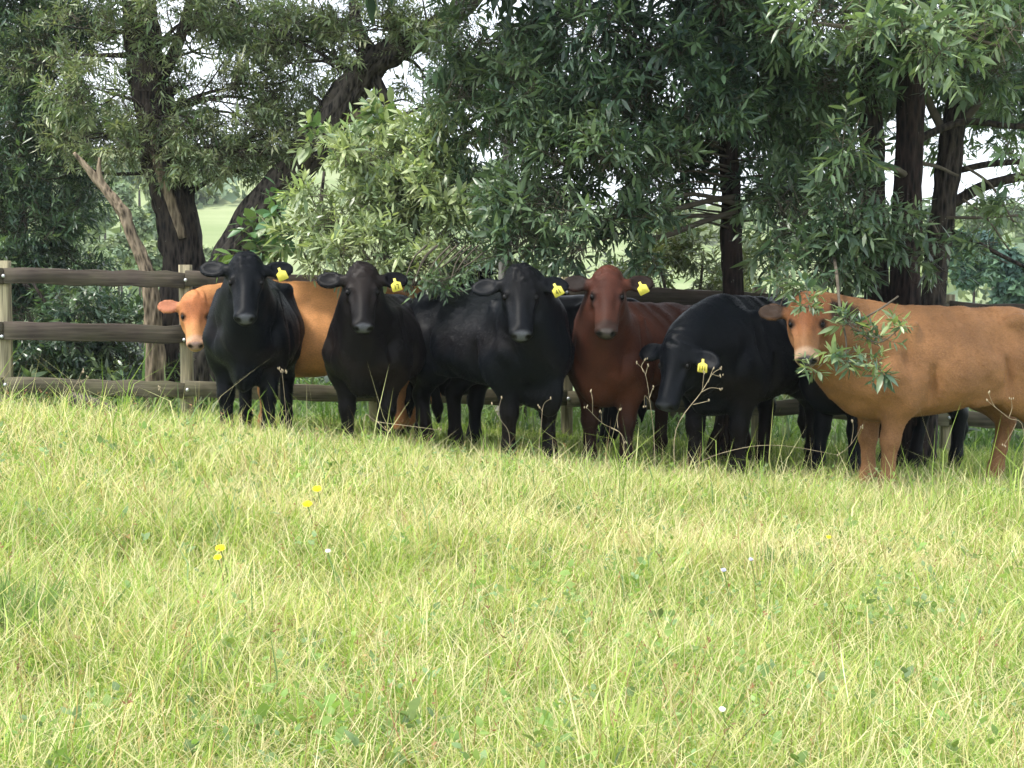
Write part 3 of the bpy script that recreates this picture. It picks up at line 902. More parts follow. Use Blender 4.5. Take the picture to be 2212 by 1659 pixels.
    limb(r, "branch", [(1820, 690, 2.5, -2.6), (1860, 720, 2, -2.7), (1900, 740, 1.8, -2.75), (1950, 705, 1, -2.75)], 13.9, M_TWIG, 5, 12, .03, 96)
    limb(r, "branch", [(1940, 640, 2, -2.3), (1900, 668, 2.2, -2.5), (1858, 690, 2.2, -2.6), (1820, 700, 2, -2.65)], 13.9, M_TWIG, 5, 12, .03, 97)
    hang = [(1848, 705, 36, 26, 11.15, .10), (1898, 722, 34, 24, 11.1, .10), (1938, 706, 24, 16, 11.1, .07), (1885, 775, 20, 22, 11.1, .07), (1900, 802, 12, 14, 11.1, .05), (1838, 762, 28, 20, 11.15, .07), (1806, 772, 16, 12, 11.1, .05), (1755, 790, 30, 6, 11.1, .05, 1.2),
            (1760, 640, 30, 14, 11.45, .10), (1715, 622, 44, 20, 11.6, .10), (1745, 662, 8, 10, 11.3, .04)]
    foliage(r, hang, MIDG[1:] + LIGHT[1:2], 0.095, 0.026, 8, 620, 0.085, 93, LEAF_NEAR, single=50, key="rightfront", droop=.15, name="hanging_foliage")
    up = [(1850, -180, 260, 150, 13.6, 1.4, .35), (2080, -200, 260, 170, 13.6, 1.4, .35), (1980, -500, 320, 220, 13.8, 1.5, .3), (2330, -50, 160, 260, 13.6, 1.2, .35)]
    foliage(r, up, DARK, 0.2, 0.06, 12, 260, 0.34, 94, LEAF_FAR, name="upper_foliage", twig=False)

    # yellow-green bushes behind the fence
    r = tree_root("yellow_bush", 1450, 17.6, "yellow-green bush behind the fence, to the right of the red cow's head", "bush")
    bl = [(1420, 570, 90, 60, 17.5, .5), (1500, 540, 80, 60, 17.6, .5), (1560, 590, 60, 60, 17.6, .4), (1360, 610, 70, 40, 17.3, .4), (1450, 640, 130, 40, 17.4, .5), (1620, 580, 60, 70, 17.8, .4), (1480, 720, 150, 60, 17.5, .5)]
    foliage(r, bl, YELG, 0.09, 0.025, 12, 420, 0.18, 111, LEAF_MID, droop=.2)
    limb(r, "branch", [(1450, 930, 8), (1450, 760, 7), (1440, 640, 4), (1420, 560, 2)], 17.5, M_TWIG, 6, 10, .04, 7)
    limb(r, "branch", [(1460, 930, 8), (1480, 760, 7), (1510, 640, 4), (1520, 540, 2)], 17.6, M_TWIG, 6, 10, .04, 8)
    r = tree_root("low_bush", 1130, 17.2, "low light green bush behind the fence between the black cows' heads", "bush")
    bl = [(1020, 610, 80, 40, 17.2, .4), (1150, 600, 70, 45, 17.2, .4), (1240, 600, 70, 40, 17.1, .4), (1130, 680, 150, 70, 17.1, .5), (900, 660, 100, 60, 17.2, .4)]
    foliage(r, bl, YELG + MIDG, 0.11, 0.04, 10, 380, 0.18, 121, LEAF_MID, droop=.3)
    limb(r, "branch", [(1130, 930, 8), (1130, 760, 7), (1140, 640, 4), (1160, 580, 2)], 17.2, M_TWIG, 6, 10, .04, 9)
    r = tree_root("pale_trunk_tree", 1090, 16.3, "thin pale mottled trunk behind the fence, left of the middle black cow's head", "tree")
    limb(r, "trunk", [(1086, 930, 17), (1088, 760, 15), (1090, 600, 14), (1092, 500, 13), (1096, 380, 11), (1104, 200, 8), (1110, 50, 4)], 16.3, M_BARK_MOTTLE, 12, 30, .05, 31)
    bl = [(1100, 330, 60, 50, 16.3, .3), (1110, 200, 70, 60, 16.3, .3), (1110, 80, 70, 60, 16.3, .3)]
    foliage(r, bl, MIDG, 0.1, 0.028, 10, 300, 0.2, 131, LEAF_FAR)


build_trees()


# ------------------------------------------------------------------ far country
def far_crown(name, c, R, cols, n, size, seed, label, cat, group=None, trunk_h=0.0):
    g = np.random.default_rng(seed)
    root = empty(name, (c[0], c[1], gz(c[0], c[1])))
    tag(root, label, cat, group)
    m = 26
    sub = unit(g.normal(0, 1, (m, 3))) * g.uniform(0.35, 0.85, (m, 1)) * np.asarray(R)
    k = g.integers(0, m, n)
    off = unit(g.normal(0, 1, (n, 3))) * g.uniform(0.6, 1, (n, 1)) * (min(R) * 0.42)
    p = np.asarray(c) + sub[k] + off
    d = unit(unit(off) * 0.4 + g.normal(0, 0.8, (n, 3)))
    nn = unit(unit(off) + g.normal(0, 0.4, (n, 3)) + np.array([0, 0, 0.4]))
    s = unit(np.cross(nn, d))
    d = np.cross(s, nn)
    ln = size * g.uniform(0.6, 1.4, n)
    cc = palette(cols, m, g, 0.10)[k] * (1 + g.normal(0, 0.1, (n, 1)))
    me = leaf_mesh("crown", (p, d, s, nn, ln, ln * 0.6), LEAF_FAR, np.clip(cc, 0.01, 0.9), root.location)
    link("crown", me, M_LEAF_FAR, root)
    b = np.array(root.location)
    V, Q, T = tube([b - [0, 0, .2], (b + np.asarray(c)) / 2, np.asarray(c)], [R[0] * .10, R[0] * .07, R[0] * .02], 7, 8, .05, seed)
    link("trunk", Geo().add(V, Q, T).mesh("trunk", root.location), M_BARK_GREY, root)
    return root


def build_far():
    spots = [(215, 470, 34, 30, 62), (260, 430, 42, 32, 78), (300, 490, 40, 36, 58), (345, 400, 40, 30, 95), (255, 545, 52, 40, 42), (330, 560, 44, 36, 44), (430, 560, 46, 26, 60), (480, 590, 40, 26, 52),
             (300, 370, 40, 22, 120), (350, 460, 34, 26, 80), (225, 375, 36, 24, 110), (440, 425, 30, 16, 130), (215, 580, 46, 40, 40), (545, 585, 40, 26, 50)]
    for i, (px, py, rx, ry, Y) in enumerate(spots):
        c = P(px, py, Y)
        R = (rx * Y / FPX, rx * Y / FPX, ry * Y / FPX)
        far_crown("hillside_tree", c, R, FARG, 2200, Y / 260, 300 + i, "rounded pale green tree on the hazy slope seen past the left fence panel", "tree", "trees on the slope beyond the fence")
    for i, (px, py, rx, ry, Y, lab) in enumerate([(2105, 560, 60, 70, 40, "bluish feathery tree behind the tan cow's back, beside the thin right stem"), (2190, 590, 60, 80, 36, "bluish feathery tree at the right edge beyond the tan cow's rump"), (2150, 470, 80, 26, 95, "low light green tree on the far slope at the right edge")]):
        c = P(px, py, Y)
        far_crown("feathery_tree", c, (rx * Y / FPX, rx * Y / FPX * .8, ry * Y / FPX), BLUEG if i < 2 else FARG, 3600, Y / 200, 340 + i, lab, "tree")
    # distant wood and scrub: one mass nobody could count
    g = np.random.default_rng(77)
    n = 900
    Y = g.uniform(85, 260, n)
    X = (g.uniform(-700, 3000, n) - 1106) / FPX * Y
    keep = fbm2(X * 0.03 + 5, Y * 0.03, 60, 3) > 0.52
    X, Y = X[keep], Y[keep]
    Z = ground_z(X, Y)
    m = 60
    c = np.stack([X, Y, Z], 1).repeat(m, 0)
    rr = g.uniform(1.2, 3.4, len(X)).repeat(m)[:, None]
    off = unit(g.normal(0, 1, (len(c), 3)))
    off[:, 2] = np.abs(off[:, 2])
    p = c + off * rr * g.uniform(.6, 1.05, (len(c), 1))
    nn = unit(off + g.normal(0, .4, off.shape))
    d = unit(np.cross(nn, g.normal(0, 1, off.shape)))
    s = np.cross(nn, d)
    ln = rr[:, 0] * g.uniform(.35, .7, len(c))
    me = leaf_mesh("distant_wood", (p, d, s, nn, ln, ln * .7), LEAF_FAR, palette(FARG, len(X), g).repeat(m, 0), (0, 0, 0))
    o = link("distant_wood", me, M_LEAF_FAR)
    tag(o, kind="stuff")

    # brush and low growth behind the fence
    n = 2600
    Y = g.uniform(15.9, 30, n)
    X = (g.uniform(-100, 2300, n) - 1106) / FPX * Y
    keep = fbm2(X * 0.7 + 5, Y * 0.7, 63, 3) > 0.50
    X, Y = X[keep], Y[keep]
    Z = ground_z(X, Y)
    O = np.stack([X, Y, Z + g.uniform(.05, .35, len(X))], 1)
    A = unit(g.normal(0, .5, O.shape) + np.array([0, 0, .9]))
    lv = make_leaves(O, A, g.uniform(.15, .4, len(X)), 14, .12, .035, g, .1)
    c = palette(MIDG + YELG, len(X), g).repeat(14, 0)
    me = leaf_mesh("undergrowth", lv, LEAF_MID, c, (0, 0, 0))
    tag(link("undergrowth", me, M_LEAF), kind="stuff")


build_far()


# ------------------------------------------------------------------ house beyond the fence
def box_geo(lo, hi):
    x0, y0, z0 = lo
    x1, y1, z1 = hi
    V = np.array([[x0, y0, z0], [x1, y0, z0], [x1, y1, z0], [x0, y1, z0], [x0, y0, z1], [x1, y0, z1], [x1, y1, z1], [x0, y1, z1]], float)
    Q = np.array([[0, 3, 2, 1], [4, 5, 6, 7], [0, 1, 5, 4], [1, 2, 6, 5], [2, 3, 7, 6], [3, 0, 4, 7]])
    return V, Q


def bevel_box(sx, sy, sz, b=0.008, seg=1, jitter=0.0, seed=0, nx=1):
    """Box with chamfered long edges, length along X cut into nx pieces with a little wander."""
    prof = np.array([[-sy / 2 + b, -sz / 2], [sy / 2 - b, -sz / 2], [sy / 2, -sz / 2 + b], [sy / 2, sz / 2 - b], [sy / 2 - b, sz / 2], [-sy / 2 + b, sz / 2], [-sy / 2, sz / 2 - b], [-sy / 2, -sz / 2 + b]])
    g = np.random.default_rng(seed)
    xs = np.linspace(-sx / 2, sx / 2, nx + 1)
    V, Q, T = [], [], []
    for x in xs:
        o = g.normal(0, jitter, (8, 2)) * 0.5 + g.normal(0, jitter, (1, 2))
        V.append(np.column_stack([np.full(8, x), prof + o]))
    V = np.vstack(V)
    for i in range(nx):
        for j in range(8):
            Q.append((i * 8 + j, i * 8 + (j + 1) % 8, (i + 1) * 8 + (j + 1) % 8, (i + 1) * 8 + j))
    for j in range(1, 7):
        T.append((0, j + 1, j))
        T.append((nx * 8, nx * 8 + j, nx * 8 + j + 1))
    return V, np.array(Q), np.array(T)


def build_house():
    m_wall = mat_plain("white_render", (0.78, 0.78, 0.76), 0.8, 0.2, 0.06, 3)
    m_roof = mat_plain("terracotta", (0.36, 0.17, 0.12), 0.8, 0.2, 0.25, 6)
    m_win = mat_plain("window_glass", (0.05, 0.06, 0.075), 0.15, 0.5, 0.1)
    Y = 42
    a = P(470, 880, Y)
    b = P(688, 800, Y)
    base = gz((a[0] + b[0]) / 2, Y + 2)
    r = empty("farmhouse", ((a[0] + b[0]) / 2, Y + 2, base))
    tag(r, "small white farmhouse glimpsed under the orange cow's belly", "house")
    hw = (b[0] - a[0]) / 2 + .6
    top = a[2] - base + 1.05
    g = Geo().add(*box_geo((-hw, -2, -.4), (hw, 2, top)))
    link("wall", g.mesh("wall", smooth_shade=False), m_wall, r)
    V = np.array([[-hw - .3, -2.4, top - .02], [hw + .3, -2.4, top - .02], [hw + .3, 2.4, top - .02], [-hw - .3, 2.4, top - .02], [-hw - .3, 0, top + .9], [hw + .3, 0, top + .9]])
    g = Geo().add(V, np.array([[0, 1, 5, 4], [2, 3, 4, 5], [0, 3, 2, 1]]), np.array([[0, 4, 3], [1, 2, 5]]))
    link("roof", g.mesh("roof", smooth_shade=False), m_roof, r)
    for x in (-hw * .55, 0.1, hw * .6):
        g = Geo().add(*box_geo((x - .3, -2.03, top * .35), (x + .3, -1.99, top * .8)))
        link("window", g.mesh("window", smooth_shade=False), m_win, r)


build_house()


# ------------------------------------------------------------------ fence
def build_fence():
    Y = 15.2
    px = [-400, 8, 400, 808, 1225, 1640, 2050, 2460]
    top = [586, 595, 604, 616, 630, 650, 668, 686]
    mid = [708, 715, 722, 736, 750, 768, 786, 804]
    bot = [822, 831, 842, 852, 861, 880, 902, 922]
    r = empty("wooden_fence", (0, Y, gz(0, Y)))
    tag(r, "three-rail weathered timber paddock fence behind the cattle", "fence")
    org = np.array(r.location)
    for i, x in enumerate(px):
        a = P(x, top[i] - 32, Y + .06)
        g0 = gz(a[0], Y) - .3
        h = a[2] - g0
        V, Q, T = bevel_box(h, .115, .115, .018, jitter=.002, seed=i, nx=6)
        V = V[:, [2, 1, 0]] * np.array([1, 1, 1])
        Q = Q[:, ::-1]
        T = T[:, ::-1]
        V = V + np.array([a[0], Y + .07, g0 + h / 2])
        link("post", Geo().add(V, Q, T).mesh("post", org, False), M_POST, r)
    for rows, th, mat in ((top, .152, M_RAIL), (mid, .172, M_RAIL), (bot, .152, M_RAIL_G)):
        for i in range(len(px) - 1):
            a, b = P(px[i], rows[i], Y - .01), P(px[i + 1], rows[i + 1], Y - .01)
            L = np.linalg.norm(b - a) - .006
            V, Q, T = bevel_box(L, .045, th, .006, jitter=.0065, seed=i * 7 + int(th * 1000), nx=10)
            d = (b - a) / np.linalg.norm(b - a)
            up = np.array([-d[2], 0, d[0]])
            me = Geo().add(V, Q, T).mesh("rail", smooth_shade=False)
            o = link("rail", me, mat, r)
            c = (a + b) / 2 - org
            o.matrix_local = Matrix(((d[0], 0, up[0], c[0]), (0, 1, 0, c[1]), (d[2], 0, up[2], c[2]), (0, 0, 0, 1)))
    # bolts where rails meet posts
    th = np.linspace(0, 2 * np.pi, 10, endpoint=False)
    bv = np.vstack([np.column_stack([np.cos(th) * .018, np.zeros(10), np.sin(th) * .018]), np.column_stack([np.cos(th) * .013, -np.full(10, .012), np.sin(th) * .013]), [[0, -.014, 0]]])
    bq = np.array([[j, (j + 1) % 10, 10 + (j + 1) % 10, 10 + j] for j in range(10)])
    bt = np.array([[10 + j, 10 + (j + 1) % 10, 20] for j in range(10)])
    bme = Geo().add(bv, bq, bt).mesh("bolt")
    bme.materials.append(M_STEEL)
    for i, x in enumerate(px):
        for k, rows in enumerate((top, mid, bot)):
            p = P(x + (-1, -4, 3)[k] + (i % 3 - 1) * 2, rows[i] + (1, 12, 0)[k], Y - .035)
            o = bpy.data.objects.new("bolt", bme)
            COL.objects.link(o)
            o.parent = r
            o.location = p - org


build_fence()


# ------------------------------------------------------------------ cattle
class Field:
    """Signed distance field on a grid, built from blended primitives."""

    def __init__(self, lo, hi, h):
        self.lo, self.h = np.asarray(lo, float), h
        self.n = np.ceil((np.asarray(hi) - self.lo) / h).astype(int) + 1
        self.f = np.full(self.n, 1.0, np.float32)
        self.ax = [self.lo[i] + np.arange(self.n[i]) * h for i in range(3)]

    def win(self, lo, hi):
        a = np.clip(np.floor((np.asarray(lo) - self.lo) / self.h).astype(int), 0, self.n)
        b = np.clip(np.ceil((np.asarray(hi) - self.lo) / self.h).astype(int) + 1, 0, self.n)
        s = tuple(slice(a[i], b[i]) for i in range(3))
        X = self.ax[0][s[0]][:, None, None].astype(np.float32)
        Y = self.ax[1][s[1]][None, :, None].astype(np.float32)
        Z = self.ax[2][s[2]][None, None, :].astype(np.float32)
        return s, X, Y, Z

    def blend(self, s, d, k):
        a = self.f[s]
        if k <= 0:
            self.f[s] = np.minimum(a, d)
        else:
            h = np.maximum(k - np.abs(a - d), 0) / k
            self.f[s] = np.minimum(a, d) - h * h * k * 0.25

    def cone(self, a, b, r1, r2, k=0.05):
        a, b = np.asarray(a, float), np.asarray(b, float)
        m = max(r1, r2) + k + 3 * self.h
        s, X, Y, Z = self.win(np.minimum(a, b) - m, np.maximum(a, b) + m)
        d = b - a
        L2 = max(float(d @ d), 1e-8)
        t = np.clip(((X - a[0]) * d[0] + (Y - a[1]) * d[1] + (Z - a[2]) * d[2]) / L2, 0, 1)
        D = np.sqrt((X - a[0] - t * d[0]) ** 2 + (Y - a[1] - t * d[1]) ** 2 + (Z - a[2] - t * d[2]) ** 2) - (r1 + (r2 - r1) * t)
        self.blend(s, D, k)

    def _ell(self, c, R, B, m):
        c, R = np.asarray(c, float), np.asarray(R, float)
        B = np.eye(3) if B is None else np.asarray(B, float)      # rows: local axes
        ext = np.sqrt(((B * R[:, None]) ** 2).sum(0)) + m
        s, X, Y, Z = self.win(c - ext, c + ext)
        q = [((X - c[0]) * B[i, 0] + (Y - c[1]) * B[i, 1] + (Z - c[2]) * B[i, 2]) for i in range(3)]
        k0 = np.sqrt(sum((q[i] / R[i]) ** 2 for i in range(3)))
        k1 = np.sqrt(sum((q[i] / R[i] ** 2) ** 2 for i in range(3))) + 1e-6
        return s, k0 * (k0 - 1) / k1

    def ell(self, c, R, B=None, k=0.05):
        s, D = self._ell(c, R, B, k + 3 * self.h)
        self.blend(s, D, k)

    def cut(self, c, R, B=None, k=0.015):
        s, D = self._ell(c, R, B, k + 3 * self.h)
        a = self.f[s]
        d = -D
        h = np.maximum(k - np.abs(a - d), 0) / k
        self.f[s] = np.maximum(a, d) + h * h * k * 0.25

    def loft(self, st, n=2.1):
        """Trunk from stations (x, top, bottom, half width)."""
        st = np.asarray(st, float)
        xs = self.ax[0]
        v = [np.interp(xs, st[:, 0], st[:, i]) for i in (1, 2, 3)]
        ker = np.hanning(2 * int(0.09 / self.h) + 3)
        ker /= ker.sum()
        pad = len(ker) // 2
        v = [np.convolve(np.pad(q, pad, mode='edge'), ker, 'valid') for q in v]
        m = (xs > st[0, 0]) & (xs < st[-1, 0])
        i0, i1 = np.flatnonzero(m)[[0, -1]]
        s = (slice(i0, i1 + 1), slice(None), slice(None))
        top, bot, w = [q[i0:i1 + 1][:, None, None].astype(np.float32) for q in v]
        c, hh = (top + bot) / 2, (top - bot) / 2
        Y = self.ax[1][None, :, None].astype(np.float32)
        Z = self.ax[2][None, None, :].astype(np.float32)
        tz = np.clip((Z - c) / hh, -1, 1)
        ww = w * (1 - 0.25 * tz)
        q = (np.abs(Y / ww) ** n + np.abs((Z - c) / hh) ** n) ** (1 / n)
        D = (q - 1) * np.minimum(w, hh)
        self.blend(s, D.astype(np.float32), 0.0)

    def mesh(self):
        f = self.f
        g = f < 0
        n = np.array(f.shape)
        c = np.zeros(n - 1, np.int8)
        for i in (0, 1):
            for j in (0, 1):
                for k in (0, 1):
                    c += g[i:n[0] - 1 + i, j:n[1] - 1 + j, k:n[2] - 1 + k]
        act = (c > 0) & (c < 8)
        idx = np.full(n - 1, -1, np.int64)
        cell = np.argwhere(act)
        idx[act] = np.arange(len(cell))
        acc = np.zeros((len(cell), 3))
        cnt = np.zeros(len(cell))
        corners = [(i, j, k) for i in (0, 1) for j in (0, 1) for k in (0, 1)]
        for a in corners:
            for ax in range(3):
                if a[ax]: continue
                b = list(a); b[ax] = 1
                fa = f[cell[:, 0] + a[0], cell[:, 1] + a[1], cell[:, 2] + a[2]]
                fb = f[cell[:, 0] + b[0], cell[:, 1] + b[1], cell[:, 2] + b[2]]
                x = (fa < 0) != (fb < 0)
                t = fa / np.where(x, fa - fb, 1)
                p = np.tile(np.array(a, float), (len(cell), 1))
                p[:, ax] = t
                acc[x] += p[x]
                cnt[x] += 1
        V = self.lo + (cell + acc / np.maximum(cnt, 1)[:, None]) * self.h
        Q = []
        for ax in range(3):
            u, v = (ax + 1) % 3, (ax + 2) % 3
            sl0 = [slice(None)] * 3; sl1 = [slice(None)] * 3
            sl0[ax] = slice(0, n[ax] - 1); sl1[ax] = slice(1, n[ax])
            e = np.argwhere(g[tuple(sl0)] != g[tuple(sl1)])
            e = e[(e[:, u] > 0) & (e[:, v] > 0) & (e[:, u] < n[u] - 1) & (e[:, v] < n[v] - 1)]
            inside = g[tuple(e.T)]
            def at(du, dv):
                q = e.copy(); q[:, u] += du; q[:, v] += dv
                return idx[tuple(q.T)]
            q = np.stack([at(-1, -1), at(0, -1), at(0, 0), at(-1, 0)], 1)
            q[~inside] = q[~inside][:, ::-1]
            Q.append(q)
        Q = np.vstack(Q)
        Q = Q[(Q >= 0).all(1)]
        # light relaxation
        E = np.vstack([Q[:, [0, 1]], Q[:, [1, 2]], Q[:, [2, 3]], Q[:, [3, 0]]])
        for _ in range(2):
            S = np.zeros_like(V); Cn = np.zeros(len(V))
            for ax in range(3):
                S[:, ax] = np.bincount(E[:, 0], V[E[:, 1], ax], len(V)) + np.bincount(E[:, 1], V[E[:, 0], ax], len(V))
            Cn = np.bincount(E[:, 0], minlength=len(V)) + np.bincount(E[:, 1], minlength=len(V))
            V = V * 0.5 + 0.5 * S / np.maximum(Cn, 1)[:, None]
        return V, Q


def tag_mesh():
    o = np.array([[-.010, .0], [.010, .0], [.011, -.026], [.040, -.042], [.042, -.100], [.036, -.106], [-.036, -.106], [-.042, -.100], [-.040, -.042], [-.011, -.026]])
    n = len(o)
    o = o * .96
    V = np.vstack([np.column_stack([o[:, 0], np.full(n, -.002), o[:, 1]]), np.column_stack([o[:, 0], np.full(n, .002), o[:, 1]]), [[0, -.002, -.053], [0, .002, -.053]]])
    T, Q = [], []
    for i in range(n):
        j = (i + 1) % n
        T.append((2 * n, i, j)); T.append((2 * n + 1, n + j, n + i))
        Q.append((i, n + i, n + j, j))
    return Geo().add(V, np.array(Q), np.array(T))


GLYPH = {"1": [((0, 0), (0, 1))], "7": [((-.35, 1), (.35, 1)), ((.35, 1), (0, 0))], "4": [((.2, 0), (.2, 1)), ((.2, 1), (-.35, .35)), ((-.35, .35), (.4, .35))]}


def text_geo(txt, h=.036, step=.021):
    g = Geo()
    for i, ch in enumerate(txt):
        x0 = (i - (len(txt) - 1) / 2) * step
        for (a, b) in GLYPH[ch]:
            A = np.array([x0 + a[0] * h * .6, 0, a[1] * h]); B = np.array([x0 + b[0] * h * .6, 0, b[1] * h])
            d = unit(B - A); s = np.array([-d[2], 0, d[0]]) * .0036
            V = np.array([A - s, A + s, B + s, B - s])
            V = np.vstack([V + [0, -.0035, -.086], V + [0, -.0015, -.086]])
            g.add(V, np.array([[0, 3, 2, 1], [4, 5, 6, 7], [0, 1, 5, 4], [1, 2, 6, 5], [2, 3, 7, 6], [3, 0, 4, 7]]))
    return g


def cow(label, loc, yaw, poll, hyaw, hpitch, coat, s=1.0, pad=(0.085, 0.088, 0.098), belly=0.0, hroll=0.0, tagged=None, tag_side=1, tag_roll=0.0, tail=(0, 0), feet=(0, 0, 0, 0), ears=(0.0, 0.0),
        hscale=1.0, ringcol=None, legcol=None, earcol=None, wide=1.0, warm=False, facecol=None, cat="cow", h=0.0152, brisket=0.03, hairs=34000):
    """loc (x, y) on the ground, yaw: heading in degrees; poll: world point of the top of the head; hyaw/hpitch: where the face points."""
    ya = math.radians(yaw)
    base = np.array([loc[0], loc[1], gz(loc[0], loc[1]) - 0.015])
    Rz = np.array([[math.cos(ya), -math.sin(ya), 0], [math.sin(ya), math.cos(ya), 0], [0, 0, 1]])
    tl = lambda w: Rz.T @ (np.asarray(w, float) - base) / s
    vl = lambda w: Rz.T @ np.asarray(w, float)
    po = tl(poll)
    hy_, hp = math.radians(hyaw), math.radians(hpitch)
    fx = np.array([math.cos(hy_), math.sin(hy_), 0])
    hx = vl(fx * math.cos(hp) + np.array([0, 0, -math.sin(hp)]))
    hz = vl(fx * math.sin(hp) + np.array([0, 0, math.cos(hp)]))
    hl = np.cross(hz, hx)
    if hroll:
        c_, s_ = math.cos(math.radians(hroll)), math.sin(math.radians(hroll))
        hz, hl = hz * c_ + hl * s_, hl * c_ - hz * s_
    HB = np.stack([hx, hl, hz])
    q = hscale / s
    H = lambda x, y, z: po + (hx * x + hl * y + hz * z) * q
    lo = np.minimum(np.array([-1.12, -.52, -.03]), po - .75)
    hi = np.maximum(np.array([.95, .52, 1.42]), po + .5)
    lo[2] = -.03
    ends = [H(.6, 0, 0), H(.05, .36, 0), H(.05, -.36, 0)]
    lo = np.maximum(lo, np.minimum.reduce([np.array([-1.16, -.54, -.03])] + [e - .14 for e in ends] + [po - .22]))
    hi = np.minimum(hi, np.maximum.reduce([np.array([.95, .54, 1.40])] + [e + .14 for e in ends] + [po + .22]))
    F = Field(lo, hi, h / s)
    W = wide
    F.loft([(-1.0, 1.10, .98, .05), (-.95, 1.17, .92, .15 * W), (-.80, 1.25, .84, .23 * W), (-.58, 1.29, .74 - belly * .3, .30 * W), (-.30, 1.275, .63 - belly, .365 * W), (0.0, 1.255, .57 - belly, .385 * W), (.25, 1.265, .545 - belly * .7, .345 * W), (.45, 1.28, .52 - belly * .4, .29 * W), (.62, 1.22, .62, .21 * W), (.76, 1.08, .72, .12 * W), (.82, .98, .82, .04)])
    # hips, tail head, spine
    for sg in (1, -1):
        F.ell((-.50, sg * .225 * W, 1.195), (.085, .055, .055), k=.06)
        F.ell((-.93, sg * .10, 1.10), (.06, .045, .06), k=.06)
        F.ell((-.64, sg * .17 * W, .93), (.27, .145 * W, .31), k=.09)
        F.ell((.42, sg * .20 * W, .93), (.15, .10, .27), k=.10)
        F.ell((.56, sg * .16 * W, .82), (.14, .10, .15), k=.09)
    F.cone((-.90, 0, 1.20), (.40, 0, 1.245), .055, .065, .10)
    # brisket and dewlap
    F.ell((.66, 0, .64 - brisket), (.13, .075, .17 + brisket * .5), k=.09)
    F.ell((.50, 0, .56 - brisket * .6), (.17, .10, .09), k=.09)
    # hollow before the hip, crease behind the elbow and before the thigh
    for sg in (1, -1):
        F.cut((-.33, sg * .36 * W, 1.12), (.15, .10, .11), k=.10)
        F.cut((.215, sg * .415 * W, .70), (.045, .13, .27), k=.05)
        F.ell((.37, sg * .255 * W, .73), (.10, .07, .13), k=.05)
        F.cone((-.46, sg * .25 * W, .72), (-.16, sg * .27 * W, .66 - belly), .07, .03, .06)
        F.cut((-.385, sg * .43 * W, .84), (.045, .15, .24), k=.06)
        F.cut((.615, sg * .29 * W, 1.00), (.05, .11, .22), k=.07)
        F.cone((.31, sg * .235 * W, 1.18), (.51, sg * .25 * W, .84), .035, .065, .06)
        F.cut((.40, sg * .36 * W, 1.02), (.04, .10, .16), k=.06)
    # legs
    for i, sg in enumerate((1, -1)):
        f = feet[i]
        y0 = .185 * W
        F.cone((.47, sg * y0 * 1.08, .82), (.38, sg * y0 * 1.08, .66), .135, .112, .06)
        F.cone((.39, sg * y0, .68), (.43 + f * .45, sg * .165, .40), .105, .064, .05)
        kn = np.array([.43 + f * .45, sg * .165, .395])
        F.ell(kn, (.068, .064, .080), k=.03)
        ft = np.array([.435 + f, sg * .16, .135])
        F.cone(kn, ft, .054, .049, .03)
        F.ell(ft, (.056, .054, .055), k=.03)
        F.cone(ft, ft + [.03, 0, -.075], .048, .052, .03)
        F.cone(ft + [.035, .018, -.085], ft + [.055, .022, -.125], .036, .044, .015)
        F.cone(ft + [.035, -.018, -.085], ft + [.055, -.022, -.125], .036, .044, .015)
        f = feet[2 + i]
        y1 = .19 * W
        F.cone((-.58, sg * y1, .86), (-.50, sg * y1, .68), .17, .125, .09)
        F.cone((-.50, sg * y1, .70), (-.745 + f * .5, sg * .175, .475), .115, .064, .07)
        hk = np.array([-.755 + f * .5, sg * .175, .465])
        F.ell(hk, (.070, .056, .075), k=.03)
        F.cone(hk + [-.035, 0, .03], hk + [-.01, 0, .16], .030, .022, .04)
        ft = np.array([-.725 + f, sg * .17, .14])
        F.cone(hk, ft, .060, .050, .03)
        F.ell(ft, (.058, .055, .055), k=.03)
        F.cone(ft, ft + [.03, 0, -.08], .048, .052, .03)
        F.cone(ft + [.035, .018, -.09], ft + [.055, .022, -.13], .036, .044, .015)
        F.cone(ft + [.035, -.018, -.09], ft + [.055, -.022, -.13], .036, .044, .015)
    # tail
    t0 = np.array([-1.0, 0, 1.17])
    tp = [t0, np.array([-1.06, tail[0] * .2, 1.0]), np.array([-1.03, tail[0] * .55, .72]), np.array([-1.0 + tail[1], tail[0], .45])]
    F.cone((-.9, 0, 1.21), t0, .05, .045, .05)
    for a, b, r1, r2 in zip(tp[:-1], tp[1:], (.042, .032, .026), (.032, .026, .03)):
        F.cone(a, b, r1, r2, .02)
    F.cone(tp[3] + [0, 0, .06], tp[3] + [0, tail[0] * .15, -.12], .030, .045, .03)
    F.cone(tp[3] + [0, tail[0] * .15, -.12], tp[3] + [0, tail[0] * .2, -.24], .045, .018, .03)
    # neck: crest, middle and throat chains
    def chain(a, b, c, r, k):
        a, b, c = map(np.asarray, (a, b, c))
        u = np.linspace(0, 1, 6)
        p = [(1 - t) ** 2 * a + 2 * t * (1 - t) * b + t * t * c for t in u]
        rr = np.interp(u, [0, .5, 1], r)
        for i in range(5):
            F.cone(p[i], p[i + 1], rr[i], rr[i + 1], k)
    nb = H(.10, 0, -.10)
    d_ = np.linalg.norm(nb - np.array([.45, 0, 1.0]))
    chain((.40, 0, 1.00), np.array([.62, 0, 1.02]) + .15 * (nb - np.array([.6, 0, 1.0])), nb, (.25, .20 * W ** .5, .125), .08)
    chain((.36, 0, 1.20), np.array([.62, 0, 1.20]) * .6 + nb * .4 + np.array([0, 0, .05]), H(.0, 0, -.06), (.09, .105, .10), .09)
    chain((.62, 0, .76), np.array([.74, 0, .80]) * .6 + H(.2, 0, -.2) * .4, H(.17, 0, -.16), (.15, .115, .075), .09)
